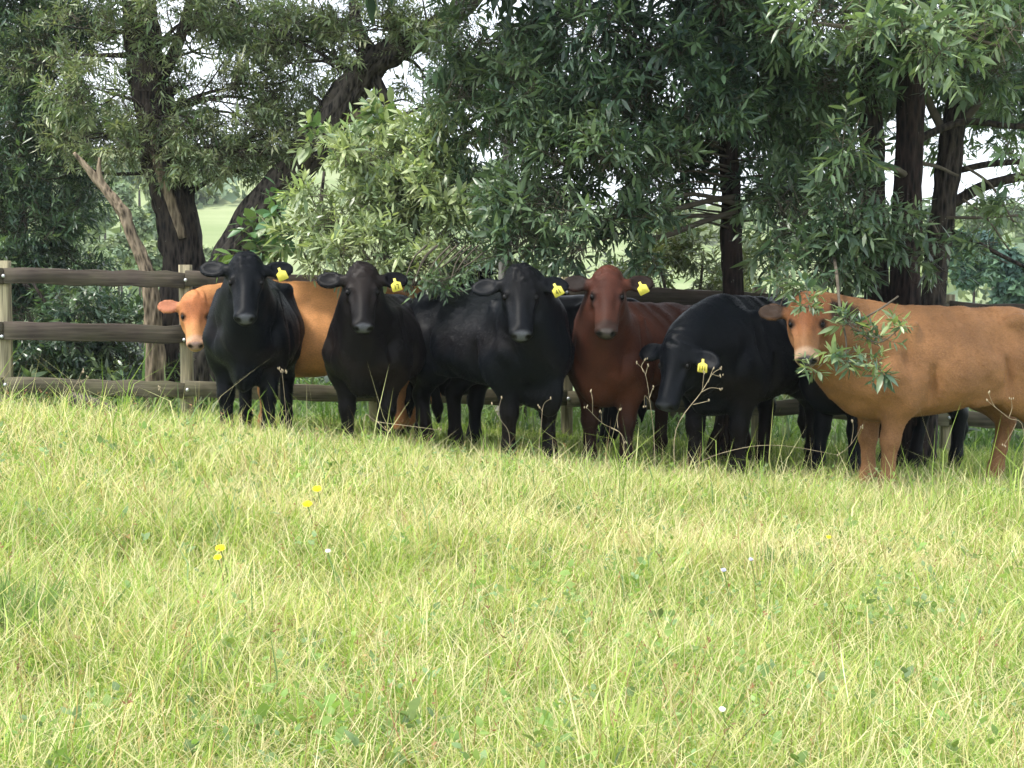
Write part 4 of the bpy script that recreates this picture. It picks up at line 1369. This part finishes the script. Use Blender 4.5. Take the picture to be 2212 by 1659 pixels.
    earf = []
    # head
    E = lambda c, R, k=.035: F.ell(H(*c), np.asarray(R) * q, HB, k)
    C = lambda a, b, r1, r2, k=.035: F.cone(H(*a), H(*b), r1 * q, r2 * q, k)
    E((.11, 0, -.078), (.145, .104, .100))
    E((.015, 0, -.040), (.070, .074, .066), .04)
    C((.16, 0, -.080), (.42, 0, -.082), .088, .066, .03)
    C((.10, 0, -.040), (.43, 0, -.048), .060, .048, .025)
    for sg in (1, -1):
        E((.175, sg * .070, -.135), (.135, .048, .088), .04)
        E((.160, sg * .094, -.038), (.050, .036, .034), .018)
        C((.21, sg * .06, -.06), (.40, sg * .045, -.075), .045, .042, .03)
    C((.16, 0, -.185), (.44, 0, -.125), .070, .052, .04)
    E((.458, 0, -.070), (.060, .088, .060), .020)
    E((.445, 0, -.125), (.055, .066, .036), .02)
    for sg in (1, -1):
        E((.478, sg * .046, -.050), (.034, .036, .034), .015)
    for sg in (1, -1):
        F.cut(H(.506, sg * .050, -.050), np.array([.024, .017, .016]) * q, HB, .01)
        F.cut(H(.178, sg * .126, -.034), np.array([.028, .020, .018]) * q, HB, .010)
        F.cut(H(.27, sg * .086, -.012), np.array([.085, .030, .024]) * q, HB, .025)
        F.cut(H(.30, sg * .118, -.110), np.array([.09, .030, .05]) * q, HB, .03)
        er = ears[0 if sg > 0 else 1]
        ea = unit(hl * sg * math.cos(er + .1) - hx * math.sin(er + .1) - hz * .16)
        en = unit(hz + hl * sg * .15)
        en = unit(en - ea * (en @ ea))
        ew = np.cross(en, ea)
        EB = np.stack([ea, ew, en])
        b0 = H(.055, sg * .105, -.055)
        F.cone(b0, b0 + ea * .06 * q, .036 * q, .040 * q, .03)
        F.ell(b0 + ea * .138 * q, np.array([.112, .080, .028]) * q, EB, .02)
        F.cut(b0 + ea * .150 * q + en * .030 * q, np.array([.084, .056, .024]) * q, EB, .012)
        earf.append((b0, ea, ew, en))
        if sg == tag_side:
            ear = (b0 + ea * .13 * q - ew * 0 + en * .022 * q, ea, en)
    V, Q = F.mesh()
    # curly hair on the poll
    uu = (V - po) @ HB.T / q
    wv = smooth(.16, .02, np.linalg.norm(uu - np.array([.0, 0, .0]), axis=1))
    bumpy = fbm2(V[:, 0] * 34 + V[:, 1] * 21 + 99, V[:, 2] * 34 + V[:, 1] * 13 + 7, 83, 2) - .35
    V = V + unit(V - H(.08, 0, -.09)) * (wv * bumpy * .055 * q)[:, None]
    # uneven hide: low muscle swells and tufts
    lump = fbm2(V[:, 0] * 5.5 + 11, V[:, 2] * 4.5 + V[:, 1] * 4 + 31, 71, 2) - .5
    fine = fbm2(V[:, 0] * 30 + 61, V[:, 2] * 26 + V[:, 1] * 24 + 31, 73, 2) - .5
    rad_ = V * np.array([0, 1, 1]) - np.array([0, 0, .9])
    tors = (np.linalg.norm(V - po, axis=1) > .5 * q)[:, None] * smooth(.5, .65, V[:, 2])[:, None]
    V = V + unit(rad_) * (lump * .030 + fine * .006)[:, None] * tors
    # ------- coat colour per point
    u = (V - po) @ HB.T / q
    n = len(V)
    col = np.tile(np.asarray(coat, float), (n, 1))
    near_head = np.linalg.norm(V - H(.25, 0, -.08), axis=1) < .55 * q
    if facecol is not None:
        w = smooth(.30, .05, np.linalg.norm(u - np.array([.1, 0, 0]), axis=1) / 1.0)[:, None] * near_head[:, None]
        col = col * (1 - w) + np.asarray(facecol) * w
    if legcol is not None:
        w = smooth(.62, .25, V[:, 2])[:, None] * 0.85
        col = col * (1 - w) + np.asarray(legcol) * w
    # muzzle ring and nose pad
    if ringcol is not None:
        w = (smooth(.385, .43, u[:, 0]) * (np.linalg.norm(u - np.array([.46, 0, -.09]), axis=1) < .15))[:, None]
        col = col * (1 - w) + np.asarray(ringcol) * w
    pd = np.linalg.norm((u - np.array([.510, 0, -.048])) / np.array([.055, .070, .044]), axis=1)
    w = (smooth(1.15, .85, pd) * near_head)[:, None]
    col = col * (1 - w) + np.asarray(pad) * w
    for sg in (1, -1):
        w = (smooth(.030, .016, np.linalg.norm(u - np.array([.504, sg * .050, -.052]), axis=1)) * near_head)[:, None]
        col = col * (1 - w) + np.array([.004, .004, .004]) * w
        w = (smooth(.048, .026, np.linalg.norm((u - np.array([.176, sg * .112, -.036])) / np.array([1.25, 1, 1]), axis=1)) * near_head)[:, None] * .9
        col = col * (1 - w) + np.asarray(coat) * .10 * w
    if earcol is not None:
        for b0, ea, ew, en in earf:
            e_ = V - b0
            a_, w_, n_ = e_ @ ea / q, e_ @ ew / q, e_ @ en / q
            m_ = (smooth(.035, .075, a_) * (a_ < .30) * (np.abs(w_) < .095) * (np.abs(n_) < .06))[:, None]
            rim = smooth(.055, .078, np.abs(w_))[:, None] * .5
            m_ = m_ * .92 * (1 - rim)
            col = col * (1 - m_) + np.asarray(earcol) * m_
    # mouth line
    w = (smooth(.012, .004, np.abs(u[:, 2] + .108 - .02 * (u[:, 0] - .4))) * (u[:, 0] > .37) * near_head)[:, None] * .7
    col = col * (1 - w * .8)
    w = smooth(.075, .055, V[:, 2])[:, None]
    col = col * (1 - w) + np.array([.02, .018, .016]) * w
    mott = fbm2(V[:, 0] * 7 + 50, V[:, 2] * 7 + V[:, 1] * 5 + 50, 91, 3)[:, None]
    big = fbm2(V[:, 0] * 2.2 + 30, V[:, 2] * 2.6 + V[:, 1] * 1.5 + 20, 95, 3)[:, None]
    if not warm:
        rust = (smooth(.52, .72, big) * smooth(1.25, .7, V[:, 2:3]))
        col = col + rust * np.array([.0040, .0018, .0006])
    if warm:
        col = col * (.50 + .25 * mott + .75 * big)
    else:
        col = col * (.72 + .3 * mott + .26 * big)
    root = empty("cow", base, ya)
    tag(root, label, cat, "cattle standing along the fence")
    me = mesh_np("body", V * s, quads=Q)
    set_color(me, "coat", np.clip(col, 0.002, .9))
    body = link("body", me, M_COAT_WARM if warm else M_COAT, root)
    if hairs:
        # short hair lying back along the hide
        g = np.random.default_rng(int(abs(loc[0]) * 1000) + 3)
        A, B_, C_, D_ = (V[Q[:, k]] for k in range(4))
        fn = np.cross(C_ - A, D_ - B_)
        ar = np.linalg.norm(fn, axis=1)
        fn = fn / (ar[:, None] + 1e-9)
        pick = np.searchsorted(np.cumsum(ar) / ar.sum(), g.random(hairs))
        pick = np.clip(pick, 0, len(Q) - 1)
        r1, r2 = g.random((hairs, 1)), g.random((hairs, 1))
        p = (A[pick] * (1 - r1) + B_[pick] * r1) * (1 - r2) + (D_[pick] * (1 - r1) + C_[pick] * r1) * r2
        nn = fn[pick]
        if ((p - np.array([-.1, 0, .95])) * nn).sum() < 0:
            nn = -nn
        onhead = (np.linalg.norm(p - H(.22, 0, -.08), axis=1) < .36 * q)[:, None]
        muz = ((u[Q[pick, 0], 0] > .42) & onhead[:, 0]) | (V[Q[pick, 0], 2] < .08)
        flow = np.where(onhead, hx, np.array([-.75, 0, -.65])) + g.normal(0, .28, (hairs, 3))
        # whorls: the flow turns slowly over the body
        turn = (fbm2(p[:, 0] * 3 + 5, p[:, 2] * 3 + p[:, 1] * 2, 87, 2) - .5)[:, None] * 1.6
        flow = flow + turn * np.array([.6, 0, -.8])
        tg_ = unit(flow - nn * (flow * nn).sum(1, keepdims=True))
        sd = np.cross(tg_, nn)
        ln = g.uniform(.012, .026, (hairs, 1)) * np.where(onhead, .7, 1.0)
        wd = .0027
        Vh = np.stack([p - sd * wd - nn * .002, p + sd * wd - nn * .002, p + (tg_ * .95 + nn * g.uniform(.08, .34, (hairs, 1))) * ln], 1)
        keep = ~muz
        Vh = Vh[keep].reshape(-1, 3)
        ch = np.clip(col[Q[pick, 0]] * np.exp(g.normal(.02, .14 if warm else .26, (hairs, 1))), .0015, .9)[keep].repeat(3, 0)
        mh = mesh_np("hair", Vh * s, np.arange(len(Vh)).reshape(-1, 3), smooth_shade=False)
        set_color(mh, "coat", ch)
        ho = link("hair", mh, M_HAIR_WARM if warm else M_HAIR, root)
        ho["kind"] = "stuff"
    # eyes
    g = Geo()
    th = np.linspace(0, np.pi, 8)
    ph = np.linspace(0, 2 * np.pi, 12, endpoint=False)
    S = np.array([[math.cos(a), math.sin(a) * math.cos(b), math.sin(a) * math.sin(b)] for a in th for b in ph])
    SQ = np.array([[i * 12 + j, i * 12 + (j + 1) % 12, (i + 1) * 12 + (j + 1) % 12, (i + 1) * 12 + j] for i in range(7) for j in range(12)])
    for sg in (1, -1):
        c = H(.176, sg * .110, -.037) * s
        R = np.array([.027, .019, .021]) * hscale
        Vv = c + (S * R) @ HB
        link("eye", Geo().add(Vv, SQ).mesh("eye"), M_EYE, root)
    if tagged is not None:
        p = ear[0] * s
        wy = -ya
        # the tag hangs from the ear, turned towards the front of the head
        f3 = Rz.T @ np.array([math.cos(hy_), math.sin(hy_), 0]); f3[2] = 0; f3 = unit(f3)
        xd = np.cross(np.array([0, 0, 1.0]), f3)      # viewer's left to right when seen from the front is +xd
        cr, sr = math.cos(math.radians(-tag_roll)), math.sin(math.radians(-tag_roll))
        ax_ = xd * cr + np.array([0, 0, 1]) * sr
        az_ = np.array([0, 0, 1]) * cr - xd * sr
        B = np.stack([ax_, -f3, az_])
        V2 = tag_mesh()
        V2.v = [V2.v[0] @ B + p + f3 * .042]
        t = link("ear_tag", V2.mesh("ear_tag", smooth_shade=False), M_TAG, root)
        if tagged:
            tg_ = text_geo(tagged)
            tg_.v = [v @ B + p + f3 * .042 for v in tg_.v]
            link("tag_number", tg_.mesh("tag_number", smooth_shade=False), M_INK, t)
    return root


BLACK = (.0026, .0036, .0054)
BROWNBLACK = (.0058, .0049, .0050)


def at(px, Y):
    return ((px - 1106) / FPX * Y, Y)


cow("orange cow peering out from behind the leftmost black cow", at(688, 14.2), 180, P(421, 646, 13.5), 282, 52, (.53, .245, .090), s=1.05, pad=(.42, .28, .24), belly=.08, ringcol=(.54, .31, .19), earcol=(.30, .11, .06),
    warm=True, facecol=(.44, .155, .060), hscale=.93, feet=(0, .05, 0, -.05), ears=(.06, .10), legcol=(.50, .22, .09), brisket=0)
cow("leftmost black cow, facing the camera in front of the orange cow", at(549, 13.05), 272, P(532, 563, 12.1), 277, 52, BLACK, s=1.04, tagged="", tag_side=1, tag_roll=-24, belly=.03, ears=(.14, .16), wide=.90, feet=(.02, .0, 0, 0), hscale=1.05)
cow("brownish black cow with its head against the pale bush", at(822, 13.0), 260, P(783, 584, 12.15), 276, 53, BROWNBLACK, s=1.0, brisket=-.03, tagged="17", tag_side=1, tag_roll=-16, belly=.02, ears=(.06, .06), earcol=(.002, .002, .003), facecol=(.016, .012, .011), wide=1.0, hscale=1.03)
cow("middle black cow turned half sideways, tail hanging beside the brownish one", at(1066, 12.75), 308, P(1124, 592, 11.85), 271, 54, BLACK, s=1.08, tagged="41", tag_side=1, tag_roll=-28, belly=.0, ears=(-.02, -.14), facecol=(.0060, .0060, .0070), legcol=(.0070, .0048, .0042), brisket=.07, tail=(.18, -.02), feet=(.03, -.05, 0, .1), hscale=1.06)
cow("black cow hidden behind the red cow, only an ear showing beside its head", at(1326, 16.3), 268, P(1316, 610, 15.35), 266, 55, BLACK, s=1.08, ears=(.25, .1), h=.022, hairs=0)
cow("black cow standing behind the middle black cow, its head among the leaves", at(1135, 14.25), 183, P(985, 578, 13.85), 240, 55, BLACK, s=1.06, belly=.02, ears=(.15, .15), h=.022, hairs=0)
cow("dark red cow facing the camera between the black cows", at(1374, 13.1), 236, P(1313, 594, 12.2), 264, 53, (.062, .0195, .0105), s=1.05, brisket=-.07, belly=-.05, wide=.94, pad=(.075, .062, .058), ringcol=(.030, .014, .010), tagged="", tag_side=1, tag_roll=-27, earcol=(.008, .005, .004), legcol=(.012, .006, .005), warm=True, facecol=(.072, .021, .012), ears=(.14, .14), hscale=1.04)
cow("black cow grazing with lowered head beside the tan cow", at(1612, 12.95), 235, P(1464, 738, 11.95), 236, 62, BLACK, s=1.14, tagged="111", pad=(.030, .032, .037), tag_side=1, tag_roll=4, belly=.03, brisket=-.02, legcol=(.0075, .0050, .0042), ears=(-.5, -.1), feet=(0, .05, -.06, .08), hscale=1.05)
cow("tan brown cow at the right with leaves hanging over its face", at(2020, 12.2), 197, P(1742, 653, 11.7), 261, 49, (.195, .095, .040), s=1.11, pad=(.060, .060, .068), belly=.015, ringcol=(.30, .20, .13), earcol=(.012, .007, .005), warm=True, facecol=(.21, .078, .031), feet=(.02, -.02, .0, .10), ears=(.05, .1), legcol=(.25, .125, .060), hscale=1.03, brisket=-.11)
cow("black cow mostly hidden behind the tan cow", at(1900, 13.2), 214, P(1822, 655, 12.75), 250, 60, BLACK, s=1.06, feet=(0, .06, .0, .10), h=.022, hairs=0, belly=-.03, brisket=-.08)


# ------------------------------------------------------------------ grass
def build_grass():
    g = np.random.default_rng(42)

    def blades(n, ylo, yhi, margin, hmean, wmean, kind, power=1.0, dens=None, tone=None):
        # more blades near the camera
        t = g.random(n) ** power
        y = ylo + (yhi - ylo) * t
        x = g.uniform(-1, 1, n) * (0.34 * y + margin)
        if dens is not None:
            k = g.random(n) < dens(x, y)
            x, y = x[k], y[k]
        n = len(x)
        z = ground_z(x, y)
        patch = fbm2(x * .9 + 7, y * .9 + 3, 31, 3)
        patch2 = fbm2(x * 2.6 + 17, y * 2.6 + 9, 35, 3)
        tuft = smooth(.45, .72, fbm2(x * 3.4 + 3, y * 3.4, 39, 2))
        ln = hmean * g.lognormal(0, .33, n) * (.65 + .7 * patch) * (1 + .5 * tuft) * (1 - .25 * smooth(10.5, 11.5, y) * (y < 15.4))
        az = g.uniform(0, 2 * np.pi, n)
        # neighbours lean together, which mats the sward
        lean_az = fbm2(x * 1.4, y * 1.4 + 60, 44, 2) * 14
        mixf = g.random(n) < (.16 if kind == "green" else .12)
        az = np.where(mixf, lean_az + g.normal(0, .5, n), az)
        el = np.abs(g.normal(.55, .38, n)) if kind == "green" else np.abs(g.normal(1.02, .40, n))
        el = np.clip(el, .03, 1.5)
        bend = g.uniform(.1, 1.3, n) if kind == "green" else g.uniform(-.2, .7, n)
        d0 = np.stack([np.sin(el) * np.cos(az), np.sin(el) * np.sin(az), np.cos(el)], 1)
        e2 = np.clip(el + bend, 0, 2.1)
        az2 = az + g.normal(0, .6, n)
        d1 = np.stack([np.sin(e2) * np.cos(az2), np.sin(e2) * np.sin(az2), np.cos(e2)], 1)
        p0 = np.stack([x, y, z - .01], 1)
        if kind != "green":
            p0[:, 2] += g.uniform(0, .09, n) * (.6 + .7 * patch)
        p1 = p0 + d0 * (ln * .5)[:, None]
        p2 = p1 + d1 * (ln * .5)[:, None]
        sa = az + np.pi / 2 + g.normal(0, .7, n)
        sd = np.stack([np.cos(sa), np.sin(sa), np.zeros(n)], 1)
        w = (wmean * g.uniform(.6, 1.4, n))[:, None]
        V = np.stack([p0 - sd * w * .45, p0 + sd * w * .45, p1 - sd * w * .5, p1 + sd * w * .5, p2], 1)
        T = np.array([[0, 1, 3], [0, 3, 2], [2, 3, 4]])[None] + (np.arange(n) * 5)[:, None, None]
        if kind == "green":
            a = np.array([.215, .345, .065]); b = np.array([.375, .475, .125]); c = np.array([.55, .56, .27])
            f = np.clip(patch2 * 1.5 - .25 + g.normal(0, .28, n), 0, 1)[:, None]
            cc = a * (1 - f) + b * f
            f2 = (g.random(n) < .24)[:, None]
            cc = np.where(f2, c, cc)
            shade = (1 + g.normal(0, .16, (n, 1)))
            blu = (g.random(n) < .06)[:, None]
            cc = np.where(blu, np.array([.17, .27, .11]), cc) * shade
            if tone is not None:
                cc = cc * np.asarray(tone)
        else:
            a = np.array([.74, .70, .40]); b = np.array([.60, .52, .31]); c = np.array([.36, .25, .13])
            f = g.random((n, 1))
            cc = a * f + b * (1 - f)
            cc = np.where(g.random((n, 1)) < .10, c, cc) * (1 + g.normal(0, .12, (n, 1)))
        return V.reshape(-1, 3), T.reshape(-1, 3), np.clip(cc, .01, .8).repeat(5, 0)

    dry = lambda x, y: .62 + .30 * smooth(.40, .62, fbm2(x * .8 + 21, y * .8 + 5, 50, 3))
    crest = lambda x, y: .08 + .92 * smooth(.52, .66, fbm2(x * 2.2 + 5, y * 1.2 + 2, 58, 2))
    bare = lambda x, y: .30 + .70 * smooth(.25, .42, fbm2(x * 1.7 + 2, y * 1.7 + 8, 55, 3))
    parts = [blades(130000, 3.6, 8.0, .5, .125, .0052, "green", 1.0, bare),
             blades(150000, 7.0, 15.4, .6, .125, .0072, "green", 1.0, bare),
             blades(52000, 3.6, 8.5, .5, .15, .0028, "dry", 1.0, dry),
             blades(50000, 7.5, 12.5, .6, .15, .0036, "dry", 1.0, dry),
             blades(8000, 9.6, 11.9, .6, .26, .0066, "green", 1.0, crest),
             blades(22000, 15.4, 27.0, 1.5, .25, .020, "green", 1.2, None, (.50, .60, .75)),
             blades(5000, 3.6, 11.5, .6, .28, .0028, "dry", 1.0)]
    n, Vs, Ts, Cs = 0, [], [], []
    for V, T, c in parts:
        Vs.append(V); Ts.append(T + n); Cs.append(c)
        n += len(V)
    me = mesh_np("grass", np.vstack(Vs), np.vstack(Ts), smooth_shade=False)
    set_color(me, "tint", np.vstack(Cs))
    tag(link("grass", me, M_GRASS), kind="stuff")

    # thin reddish flowering stems with small seed heads
    n = 420
    y = g.uniform(3.9, 11, n)
    x = g.uniform(-1, 1, n) * (.34 * y + .4)
    p0 = np.stack([x, y, ground_z(x, y)], 1)
    ln = g.uniform(.20, .36, n)
    d = unit(np.stack([g.normal(0, .38, n), g.normal(0, .38, n), np.ones(n)], 1))
    sd = unit(np.stack([np.ones(n), g.normal(0, .3, n), np.zeros(n)], 1))
    w = g.uniform(.0010, .0018, n)[:, None]
    p1 = p0 + d * ln[:, None] * .6
    p2 = p1 + unit(d + g.normal(0, .18, (n, 3))) * ln[:, None] * .4
    V = [np.stack([p0 - sd * w, p0 + sd * w, p1 - sd * w, p1 + sd * w, p2], 1).reshape(-1, 3)]
    T = [(np.array([[0, 1, 3], [0, 3, 2], [2, 3, 4]])[None] + (np.arange(n) * 5)[:, None, None]).reshape(-1, 3)]
    col = palette([(.30, .16, .10), (.36, .27, .13), (.24, .22, .08)], n, g)
    C = [col.repeat(5, 0)]
    k = 5
    hp = (p2[:, None] + (p1 - p2)[:, None] * g.uniform(0, .35, (n, k, 1))).reshape(-1, 3)
    a = unit(g.normal(0, 1, (n * k, 3)) + [0, 0, .8])
    b_ = unit(np.cross(a, g.normal(0, 1, (n * k, 3))))
    r_ = g.uniform(.005, .011, (n * k, 1))
    V.append(np.stack([hp, hp + a * r_ + b_ * r_ * .4, hp + a * r_ - b_ * r_ * .4, hp + a * r_ * 2], 1).reshape(-1, 3))
    T.append((np.array([[0, 2, 1], [1, 2, 3]])[None] + (np.arange(n * k) * 4)[:, None, None]).reshape(-1, 3) + n * 5)
    C.append((col * 1.15).repeat(k * 4, 0))
    me = mesh_np("seed_stems", np.vstack(V), np.vstack(T), smooth_shade=False)
    set_color(me, "tint", np.vstack(C))
    tag(link("seed_stems", me, M_GRASS), kind="stuff")

    # small broad leaves in the sward
    n = 3600
    y = g.uniform(3.7, 12, n)
    x = g.uniform(-1, 1, n) * (.34 * y + .4)
    k = fbm2(x * 1.5 + 31, y * 1.5, 70, 3) > .5
    x, y = x[k], y[k]
    n = len(x)
    O = np.stack([x, y, ground_z(x, y) + g.uniform(.03, .16, n)], 1)
    A = unit(g.normal(0, .4, (n, 3)) + [0, 0, 1])
    lv = make_leaves(O, A, np.full(n, .05), 3, .034, .022, g, .0)
    c = palette([(.18, .29, .08), (.24, .34, .10), (.20, .29, .14)], n, g).repeat(3, 0)
    me = leaf_mesh("clover", lv, LEAF_MID, c, (0, 0, 0))
    tag(link("clover", me, M_GRASS), kind="stuff")


build_grass()


# ------------------------------------------------------------------ flowers, weeds, log
M_YELLOW = mat_plain("yellow_petal", (0.85, 0.62, 0.01), 0.6, 0.2, 0.1, 60)
M_LILAC = mat_plain("lilac_petal", (0.36, 0.36, 0.66), 0.6, 0.2, 0.1, 60)
M_WHITE = mat_plain("white_petal", (0.62, 0.60, 0.56), 0.6, 0.2, 0.1, 60)
M_STEM = mat_plain("green_stem", (0.16, 0.24, 0.06), 0.7, 0.2, 0.2, 20)


def flower(px, py, Y, r, mat, label, cat="flower", name="wild_flower"):
    top = P(px, py, Y)
    b = np.array([top[0] + .02, Y + .03, gz(top[0], Y)])
    root = empty(name, b)
    tag(root, label, cat)
    V, Q, T = tube([b, (b + top) / 2 + [.015, 0, 0], top], [.003, .003, .003], 5, 7)
    link("stem", Geo().add(V, Q, T).mesh("stem", b), M_STEM, root)
    g = np.random.default_rng(int(px))
    G = Geo()
    for ring, (n, rr, zz) in enumerate(((16, 1.0, .10), (12, .72, .28), (8, .42, .42))):
        for k in range(n):
            a = 2 * np.pi * k / n + ring * .2 + g.normal(0, .06)
            d = np.array([math.cos(a), math.sin(a), 0])
            s = np.array([-math.sin(a), math.cos(a), 0])
            w = r * .22
            V = np.array([[0, 0, 0], d * r * rr * .6 + s * w + [0, 0, r * zz], d * r * rr * .6 - s * w + [0, 0, r * zz], d * r * rr + s * w * .6 + [0, 0, r * zz * .9], d * r * rr - s * w * .6 + [0, 0, r * zz * .9]])
            G.add(top + V, None, np.array([[0, 2, 1], [1, 2, 4], [1, 4, 3]]))
    # turn the flower a little towards the sun behind the camera
    allv = np.vstack(G.v) - top
    t = math.radians(32)
    Rx = np.array([[1, 0, 0], [0, math.cos(t), math.sin(t)], [0, -math.sin(t), math.cos(t)]])
    G.v = [allv @ Rx + top]
    link("petal", G.mesh("petal", b, False), mat, root)


def ray_ground(px, py, lift):
    for Y in np.arange(4.0, 14, .05):
        p = P(px, py, Y)
        if p[2] - gz(p[0], Y) < lift:
            return float(Y)
    return 11.0


for px, py, r, mat, lab in [(685, 1056, .024, M_YELLOW, "single yellow dandelion flower in the grass below the brownish black cow, upper of the pair"),
                            (664, 1089, .024, M_YELLOW, "flattened yellow dandelion flower, lower of the pair below the brownish black cow"),
                            (476, 1184, .021, M_YELLOW, "bright yellow dandelion flower nearest the camera, upper of the left pair"),
                            (470, 1204, .016, M_YELLOW, "small half-open yellow dandelion just below the left bright one"),
                            (1790, 1160, .012, M_YELLOW, "tiny yellow flower alone in the right-hand grass"),
                            (1563, 1231, .011, M_LILAC, "tiny lilac flower, left one of the lilac pair in the grass"),
                            (1622, 1208, .010, M_LILAC, "tiny lilac flower, right one of the lilac pair in the grass"),
                            (1560, 1532, .010, M_WHITE, "small white flower low in the foreground grass"),
                            (708, 1190, .012, M_WHITE, "pinkish white seed head in the grass below the dandelions")]:
    flower(px, py, ray_ground(px, py, .24), r, mat, lab)


def weed(lines, Y, label, r=.0032, knobs=(), mat=M_DRY):
    """Dry weed: stalks as (px, py) polylines at distance Y; the first one stands on the ground."""
    p0 = P(*lines[0][0], Y)
    base = np.array([p0[0], Y, gz(p0[0], Y)])
    root = empty("dry_weed", base)
    tag(root, label, "weed", "dry weed stalks before the cattle")
    g = np.random.default_rng(int(lines[0][0][0]))
    for i, l in enumerate(lines):
        w = [P(a, b, Y + g.uniform(-.03, .03)) for a, b in l]
        if i == 0:
            w = [base] + w
        rr = np.linspace(.8 if i == 0 else .6, .36, len(w)) * r
        G = Geo().add(*tube(w, rr, 5, 6 + 3 * len(w)))
        e = w[-1]
        for k in range(3):
            c = e + g.normal(0, .006, 3)
            G.add(*tube([c - [0, 0, .008], c, c + [0, 0, .010]], [.001, .0048, .001], 5, 5))
        link("stalk", G.mesh("stalk", base), mat, root)


weed([[(1460, 930), (1515, 847), (1539, 808), (1557, 796)], [(1515, 847), (1535, 838), (1557, 840)], [(1497, 874), (1515, 870), (1531, 866)], [(1517, 843), (1519, 822), (1521, 805)], [(1530, 826), (1536, 808), (1541, 794)], [(1538, 808), (1550, 812), (1557, 812)]], 11.3, "branching dry weed rising across the grazing black cow's face", .0042)
weed([[(1413, 950), (1404, 868), (1394, 808), (1376, 784)], [(1394, 812), (1398, 796), (1401, 786)], [(1403, 860), (1410, 838)], [(1404, 868), (1393, 855), (1392, 878)], [(1390, 804), (1386, 790), (1394, 777)]], 11.4, "thin forked dry stalk between the red and the grazing black cow")
weed([[(1345, 945), (1301, 914), (1267, 880)], [(1280, 892), (1280, 866), (1277, 846)], [(1335, 925), (1333, 900), (1339, 884)], [(1320, 925), (1340, 935), (1352, 955)], [(1300, 912), (1298, 890)]], 11.3, "leaning dry weed with seed heads in front of the red cow's legs")
weed([[(1512, 1001), (1603, 968), (1693, 963), (1811, 983)], [(1811, 983), (1838, 960), (1861, 922)], [(1838, 960), (1843, 930), (1842, 908)]], 11.2, "long arching pale stem bent over the grass before the tan cow")
weed([[(2211, 929), (2179, 903), (2150, 880), (2132, 865)], [(2179, 903), (2186, 882), (2184, 862)], [(2150, 880), (2143, 868), (2136, 850)], [(2195, 915), (2185, 935), (2170, 960)]], 11.3, "dry forked weed by the tan cow's hind leg at the right edge")
weed([[(1100, 940), (1080, 905), (1063, 873)], [(1075, 892), (1079, 876), (1083, 860)]], 11.4, "short forked dry stalk before the middle black cow's brisket", .0026)
weed([[(1165, 960), (1169, 920), (1174, 875), (1190, 861)], [(1172, 890), (1166, 878)]], 11.4, "curled dry stalk in front of the middle black cow's right foreleg", .0026)
weed([[(620, 930), (615, 860), (609, 802)], [(609, 804), (602, 798)], [(609, 804), (617, 803)]], 11.2, "single pale upright stalk before the leftmost black cow's leg", .0026)
weed([[(788, 900), (815, 911), (882, 920), (950, 929)], [(815, 911), (840, 935)]], 11.0, "pale fallen stem lying on the grass below the brownish black cow", .004)
weed([[(332, 905), (342, 870), (348, 850), (344, 838)]], 11.0, "crooked dry stalk before the lower rail by the second post", .0026)
weed([[(150, 860), (170, 820), (178, 800)], [(165, 830), (190, 815)]], 10.6, "short dry stalk at the left before the lower rail", .0026)


def build_log():
    b = P(200, 868, 14.4)
    r = empty("fallen_log", (b[0], 14.4, b[2]))
    tag(r, "short dark log lying under the lower rail at the left", "log")
    V, Q, T = tube_px([(150, 862, 14), (200, 872, 16), (262, 905, 14)], 14.4, 12, 16, .08, 5)
    link("log_wood", Geo().add(V, Q, T).mesh("log_wood", r.location), M_BARK_GREY, r)


build_log()



# ------------------------------------------------------------------ darker tussocks in the sward
def tussock(px, py, label, n, ln, spread, cols, seed):
    g = np.random.default_rng(seed)
    Y = ray_ground(px, py, .12)
    c = P(px, py, Y)
    b = np.array([c[0], Y, gz(c[0], Y)])
    r = empty("grass_tussock", b)
    tag(r, label, "grass tussock")
    O = b + np.column_stack([g.normal(0, spread, n), g.normal(0, spread, n), np.zeros(n)])
    O[:, 2] = ground_z(O[:, 0], O[:, 1])
    d = unit(np.column_stack([g.normal(0, .55, n), g.normal(0, .55, n), np.ones(n)]))
    s_ = unit(np.cross(d, g.normal(0, 1, (n, 3))))
    nn = np.cross(d, s_)
    l = ln * g.uniform(.6, 1.3, n)
    me = leaf_mesh("blades", (O, d, s_, nn, l, l * .05), LEAF_MID, palette(cols, n, g), b)
    o = link("blades", me, M_GRASS, r)
    o["kind"] = "stuff"


tussock(12, 1330, "dark green grass tussock at the left edge of the foreground", 420, .24, .12, [(.16, .26, .08), (.21, .30, .10)], 1)
tussock(1215, 1085, "dark green grass patch below the middle black cow", 300, .15, .14, [(.13, .22, .06), (.17, .26, .08)], 2)
tussock(1700, 1215, "green leafy grass tussock beside the tiny lilac flowers", 260, .18, .10, [(.13, .22, .08), (.18, .27, .10)], 3)


# ------------------------------------------------------------------ haze
def build_haze():
    V, Q = box_geo((-1000, -40, -14), (1000, 1460, 75))
    me = Geo().add(V, Q).mesh("haze", smooth_shade=False)
    m, t, out = new_mat("haze_air")
    v = N(t, "ShaderNodeVolumePrincipled")
    v.inputs["Color"].default_value = (0.86, 0.92, 0.97, 1)
    v.inputs["Density"].default_value = 0.0004
    v.inputs["Anisotropy"].default_value = 0.2
    t.links.new(v.outputs["Volume"], out.inputs["Volume"])
    tag(link("haze", me, m), kind="stuff")


build_haze()
